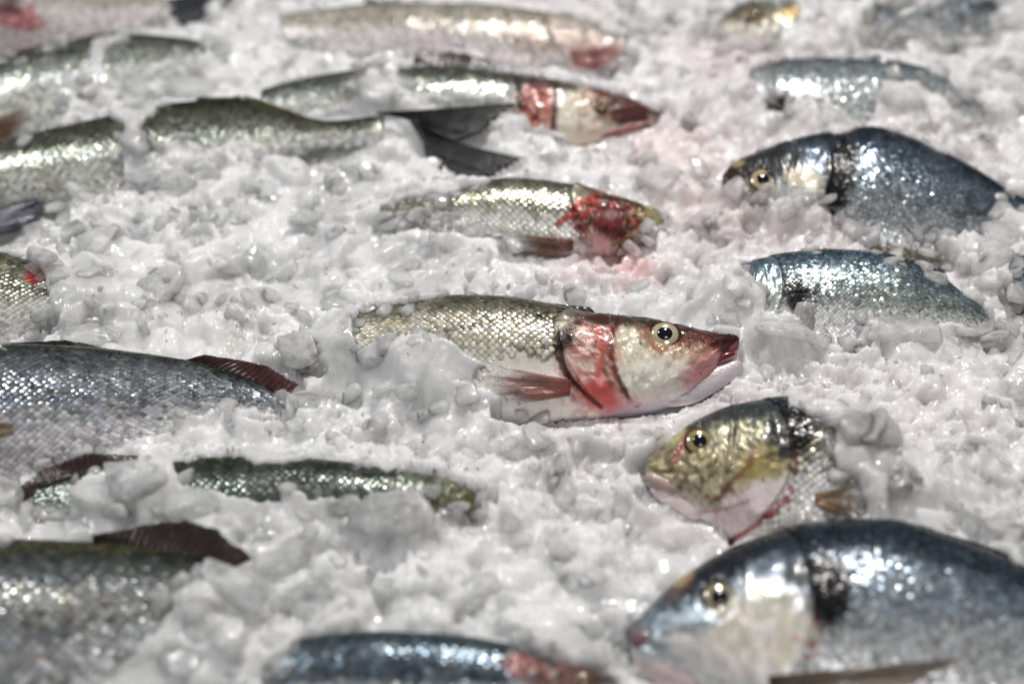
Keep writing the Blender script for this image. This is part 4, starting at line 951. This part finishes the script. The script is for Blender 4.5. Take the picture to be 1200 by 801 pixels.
# prominent single pieces: (px, py, length px, width ratio, height ratio, turn deg, lean deg, label)
CH = [
 (38, 272, 38, .40, .5, -52, 20, 'long clear slab of ice leaning on the dark blue fin at left'),
 (46, 302, 20, .8, .7, -30, 10, 'squarish ice lump just above the bass with the red spot'),
 (106, 394, 32, .55, .6, 5, 0, 'smooth oval ice lump on the back of the large silver blue bass'),
 (163, 562, 36, .9, 1.0, 15, 12, 'pointed pyramid of ice over the back of the buried teal bass'),
 (112, 580, 30, .8, .8, 0, 0, 'rounded ice lump left of the pointed ice pyramid'),
 (2, 575, 24, 1.0, .8, 0, 0, 'ice lump at the left edge below the silver blue bass'),
 (172, 100, 30, .85, .7, 0, 0, 'round milky ice lump on the green-backed bass'),
 (215, 108, 42, .6, .6, 8, 0, 'wide milky ice lump right of the round one on the green-backed bass'),
 (155, 165, 18, 1.3, .8, 0, 0, 'ice piece splitting the flank of the long olive bass'),
 (245, 25, 32, .5, .5, -40, 10, 'tilted flat ice flake between the two topmost bass at left'),
 (203, 208, 26, .7, .6, 0, 0, 'low ice lump against the belly of the long olive bass'),
 (440, 105, 26, .9, .7, 0, 0, 'ice lump lying across the middle of the maroon-snouted bass'),
 (350, 408, 22, 1.3, .9, 20, 10, 'grey see-through ice block above the small tail patch of scales'),
 (362, 470, 36, .5, .5, -5, 0, 'flat ice lump at the tip of the dark red dorsal fin'),
 (275, 686, 46, .55, .6, -25, 12, 'big pale ice slab beside the bottom left bass'),
 (330, 655, 34, .7, .7, 20, 0, 'ice lump right of the tip of the bottom left dorsal fin'),
 (372, 700, 42, .6, .6, 25, 8, 'long ice piece between the bottom left bass and the blue-backed bass'),
 (268, 745, 26, 1.2, .9, 60, 12, 'upright ice shard standing left of the blue-backed bass'),
 (210, 775, 34, .7, .6, 0, 0, 'ice lump at the bottom edge beside the grey bass belly'),
 (225, 592, 34, .6, .7, 0, 0, 'wide ice lump below the back of the buried teal bass'),
 (455, 605, 55, .5, .6, 8, 0, 'broad pale ice block under the olive head of the buried bass'),
 (560, 690, 42, .7, .7, 30, 0, 'blurred ice lump above the red head of the blue-backed bass'),
 (866, 333, 20, 1.0, .8, 0, 0, 'small round ice lump left of the black-patched bream'),
 (853, 372, 20, .9, .8, 0, 0, 'round ice ball in the gap between bass snout and headless bream'),
 (920, 385, 36, .5, .5, -10, 0, 'ice lump under the black shoulder patch of the headless bream'),
 (1000, 270, 18, .9, .8, 0, 0, 'ice lump on the belly of the dark blue bream'),
 (1175, 275, 24, .9, .8, 0, 0, 'ice lump at the right edge below the dark blue bream'),
 (1055, 115, 34, .7, .6, 0, 0, 'ice lump lying over the flank of the black-spotted bream'),
 (1060, 390, 48, .5, .5, 10, 0, 'wide smooth ice slab in front of the headless bream'),
 (505, 575, 12, 1.0, .8, 0, 0, 'small clear ice piece on the olive head of the buried bass'),
 (865, 55, 30, .7, .6, 0, 0, 'pink-tinged ice lump right under the farthest bream head'),
 (700, 120, 1, 1, 1, 0, 0, ''),
 (812, 395, 1, 1, 1, 0, 0, ''),
]
big_specs = []
for k, (px, py, r, wr, hr, turn, lean, lab) in enumerate(CH):
    if not lab: continue
    P = at(px, py, .018)
    for _ in range(6): P = at(px, py, float(h_at(P[0], P[1])) + .001)
    # over a fish stand on the fish
    ixx = np.clip(np.searchsorted(ax, P[0]), 0, nx - 1); iyy = np.clip(np.searchsorted(ay, P[1]), 0, ny - 1)
    fz = FH[max(0, iyy - 3):iyy + 4, max(0, ixx - 3):ixx + 4].max()
    if fz > P[2]: P = at(px, py, fz + .002)
    R = r / FPX * np.linalg.norm(P - CAM)
    big_specs.append((P, R, wr, hr, turn, lean, lab, k)); BIGC.append((P, R))
for (P, R, wr, hr, turn, lean, lab, k) in big_specs:
    V, F = piece(5, 900 + k * 7, p=22, nplanes=11)
    V = V / np.abs(V).max(0) * np.array([1, wr * .9, hr * .55])
    cl, sl = math.cos(math.radians(lean)), math.sin(math.radians(lean)); V = V @ np.array([[1, 0, 0], [0, cl, sl], [0, -sl, cl]])
    ct, st_ = math.cos(math.radians(turn)), math.sin(math.radians(turn)); V = V @ np.array([[ct, st_, 0], [-st_, ct, 0], [0, 0, 1]])
    V = V * R + P
    o = mesh_np('ice_chunk', V, F, M_CHUNK, ice_colour(V), loc=P - np.array([0, 0, R * .3]))
    o['label'] = lab; o['category'] = 'ice chunk'; o['group'] = 'larger pieces of ice lying on the bed'

def edge_pieces(n, seed):
    """broken pieces that lap over the rims of the showing parts, resting on the fish"""
    r_ = np.random.default_rng(seed); protos = [piece(3, seed + k) for k in range(10)]; Ps = []; Rs = []
    for f in FISH:
        px, py = f.sampp; q = r_.integers(0, len(px), 26000); px, py, S = px[q], py[q], f.samp[q]
        m0 = mask_at(px, py) == f.idx; mdn = mask_at(px, py + 7) == f.idx; mup = mask_at(px, py - 7) == f.idx; ms = (mask_at(px + 8, py) == f.idx) & (mask_at(px - 8, py) == f.idx)
        ed = m0 & (~mdn | (~mup & (r_.random(len(px)) < .35)) | ~ms)
        if f.idx == 1: ed &= (px < 560) | ((px < 640) & (py > 480))
        if f.idx in (18, 19, 6): ed &= (np.abs(px - {18: 1000, 19: 1100, 6: 500}[f.idx]) < {18: 50, 19: 60, 6: 110}[f.idx]) | (py > 640) & (f.idx == 18)
        if f.idx == 16: ed &= py > 215
        S = S[ed]; S = S[:min(len(S), n)]
        keep = []
        for v in S:
            if all(np.linalg.norm(v - u) > .0045 for u in keep[-60:]): keep.append(v)
            if len(keep) >= 26: break
        for v in keep: rr = r_.uniform(.0028, .0075); Ps.append(v + f.n * rr * .05 + np.array([0, -rr * .35, -rr * .15])); Rs.append(rr)
    P = np.array(Ps); Rr = np.array(Rs); rot = rotm(len(P), .4); VV = []; FF = []; b0 = 0
    for i in range(len(P)):
        V, F = protos[i % 10]; VV.append((V @ rot[i].T) * Rr[i] + P[i]); FF.append(F + b0); b0 += len(V)
    return np.concatenate(VV), np.concatenate(FF)
parts = [scatter(600, .007, .015, 4, 1000, -.16, .25, .85, 1.8), scatter(2600, .003, .0075, 3, 2000, -.05, .4, .75, 1.6), edge_pieces(900, 5000)]
print('TRIS', [len(p[1]) for p in parts])
b0 = 0; VV = []; FF = []
for V, F in parts: VV.append(V); FF.append(F + b0); b0 += len(V)
VV = np.concatenate(VV); FF = np.concatenate(FF)
o = mesh_np('crushed_ice', VV, FF, M_ICE, ice_colour(VV)); o['kind'] = 'stuff'; o['label'] = 'loose lumps of wet crushed ice heaped around the fish'; o['category'] = 'ice'
V, F = scatter(3000, .0007, .0022, 2, 3000, .1, .8, .9, 1.5)
o = mesh_np('ice_crumbs', V, F, M_ICE, ice_colour(V)); o['kind'] = 'stuff'; o['label'] = 'fine ice crumbs strewn over the larger ice'; o['category'] = 'ice'

# melt crumbs and drops clinging to the fish
PP = []
for f in FISH:
    q = f.samp[rng.integers(0, len(f.samp), 900)]; m = mask_at(*project(q)); q = q[m == f.idx]
    k = fbm(q[:, 0] * 70, q[:, 1] * 70, 55, 2); q = q[k > .52]; PP.append(q[:60])
PP = np.concatenate(PP); n = len(PP); R_ = .0003 + .0008 * rng.random(n) ** 3
protos = [piece(2, 4000 + k) for k in range(6)]; rot = rotm(n, .8); VV = []; FF = []; b0 = 0
for i in range(n):
    V, F = protos[i % 6]; VV.append((V @ rot[i].T) * R_[i] + PP[i] + np.array([0, 0, R_[i] * .3])); FF.append(F + b0); b0 += len(V)
V = np.concatenate(VV)
o = mesh_np('melting_crumbs', V, np.concatenate(FF), M_CHUNK, ice_colour(V)); o['kind'] = 'stuff'; o['label'] = 'tiny melting ice crumbs clinging to the fish skins'; o['category'] = 'ice'
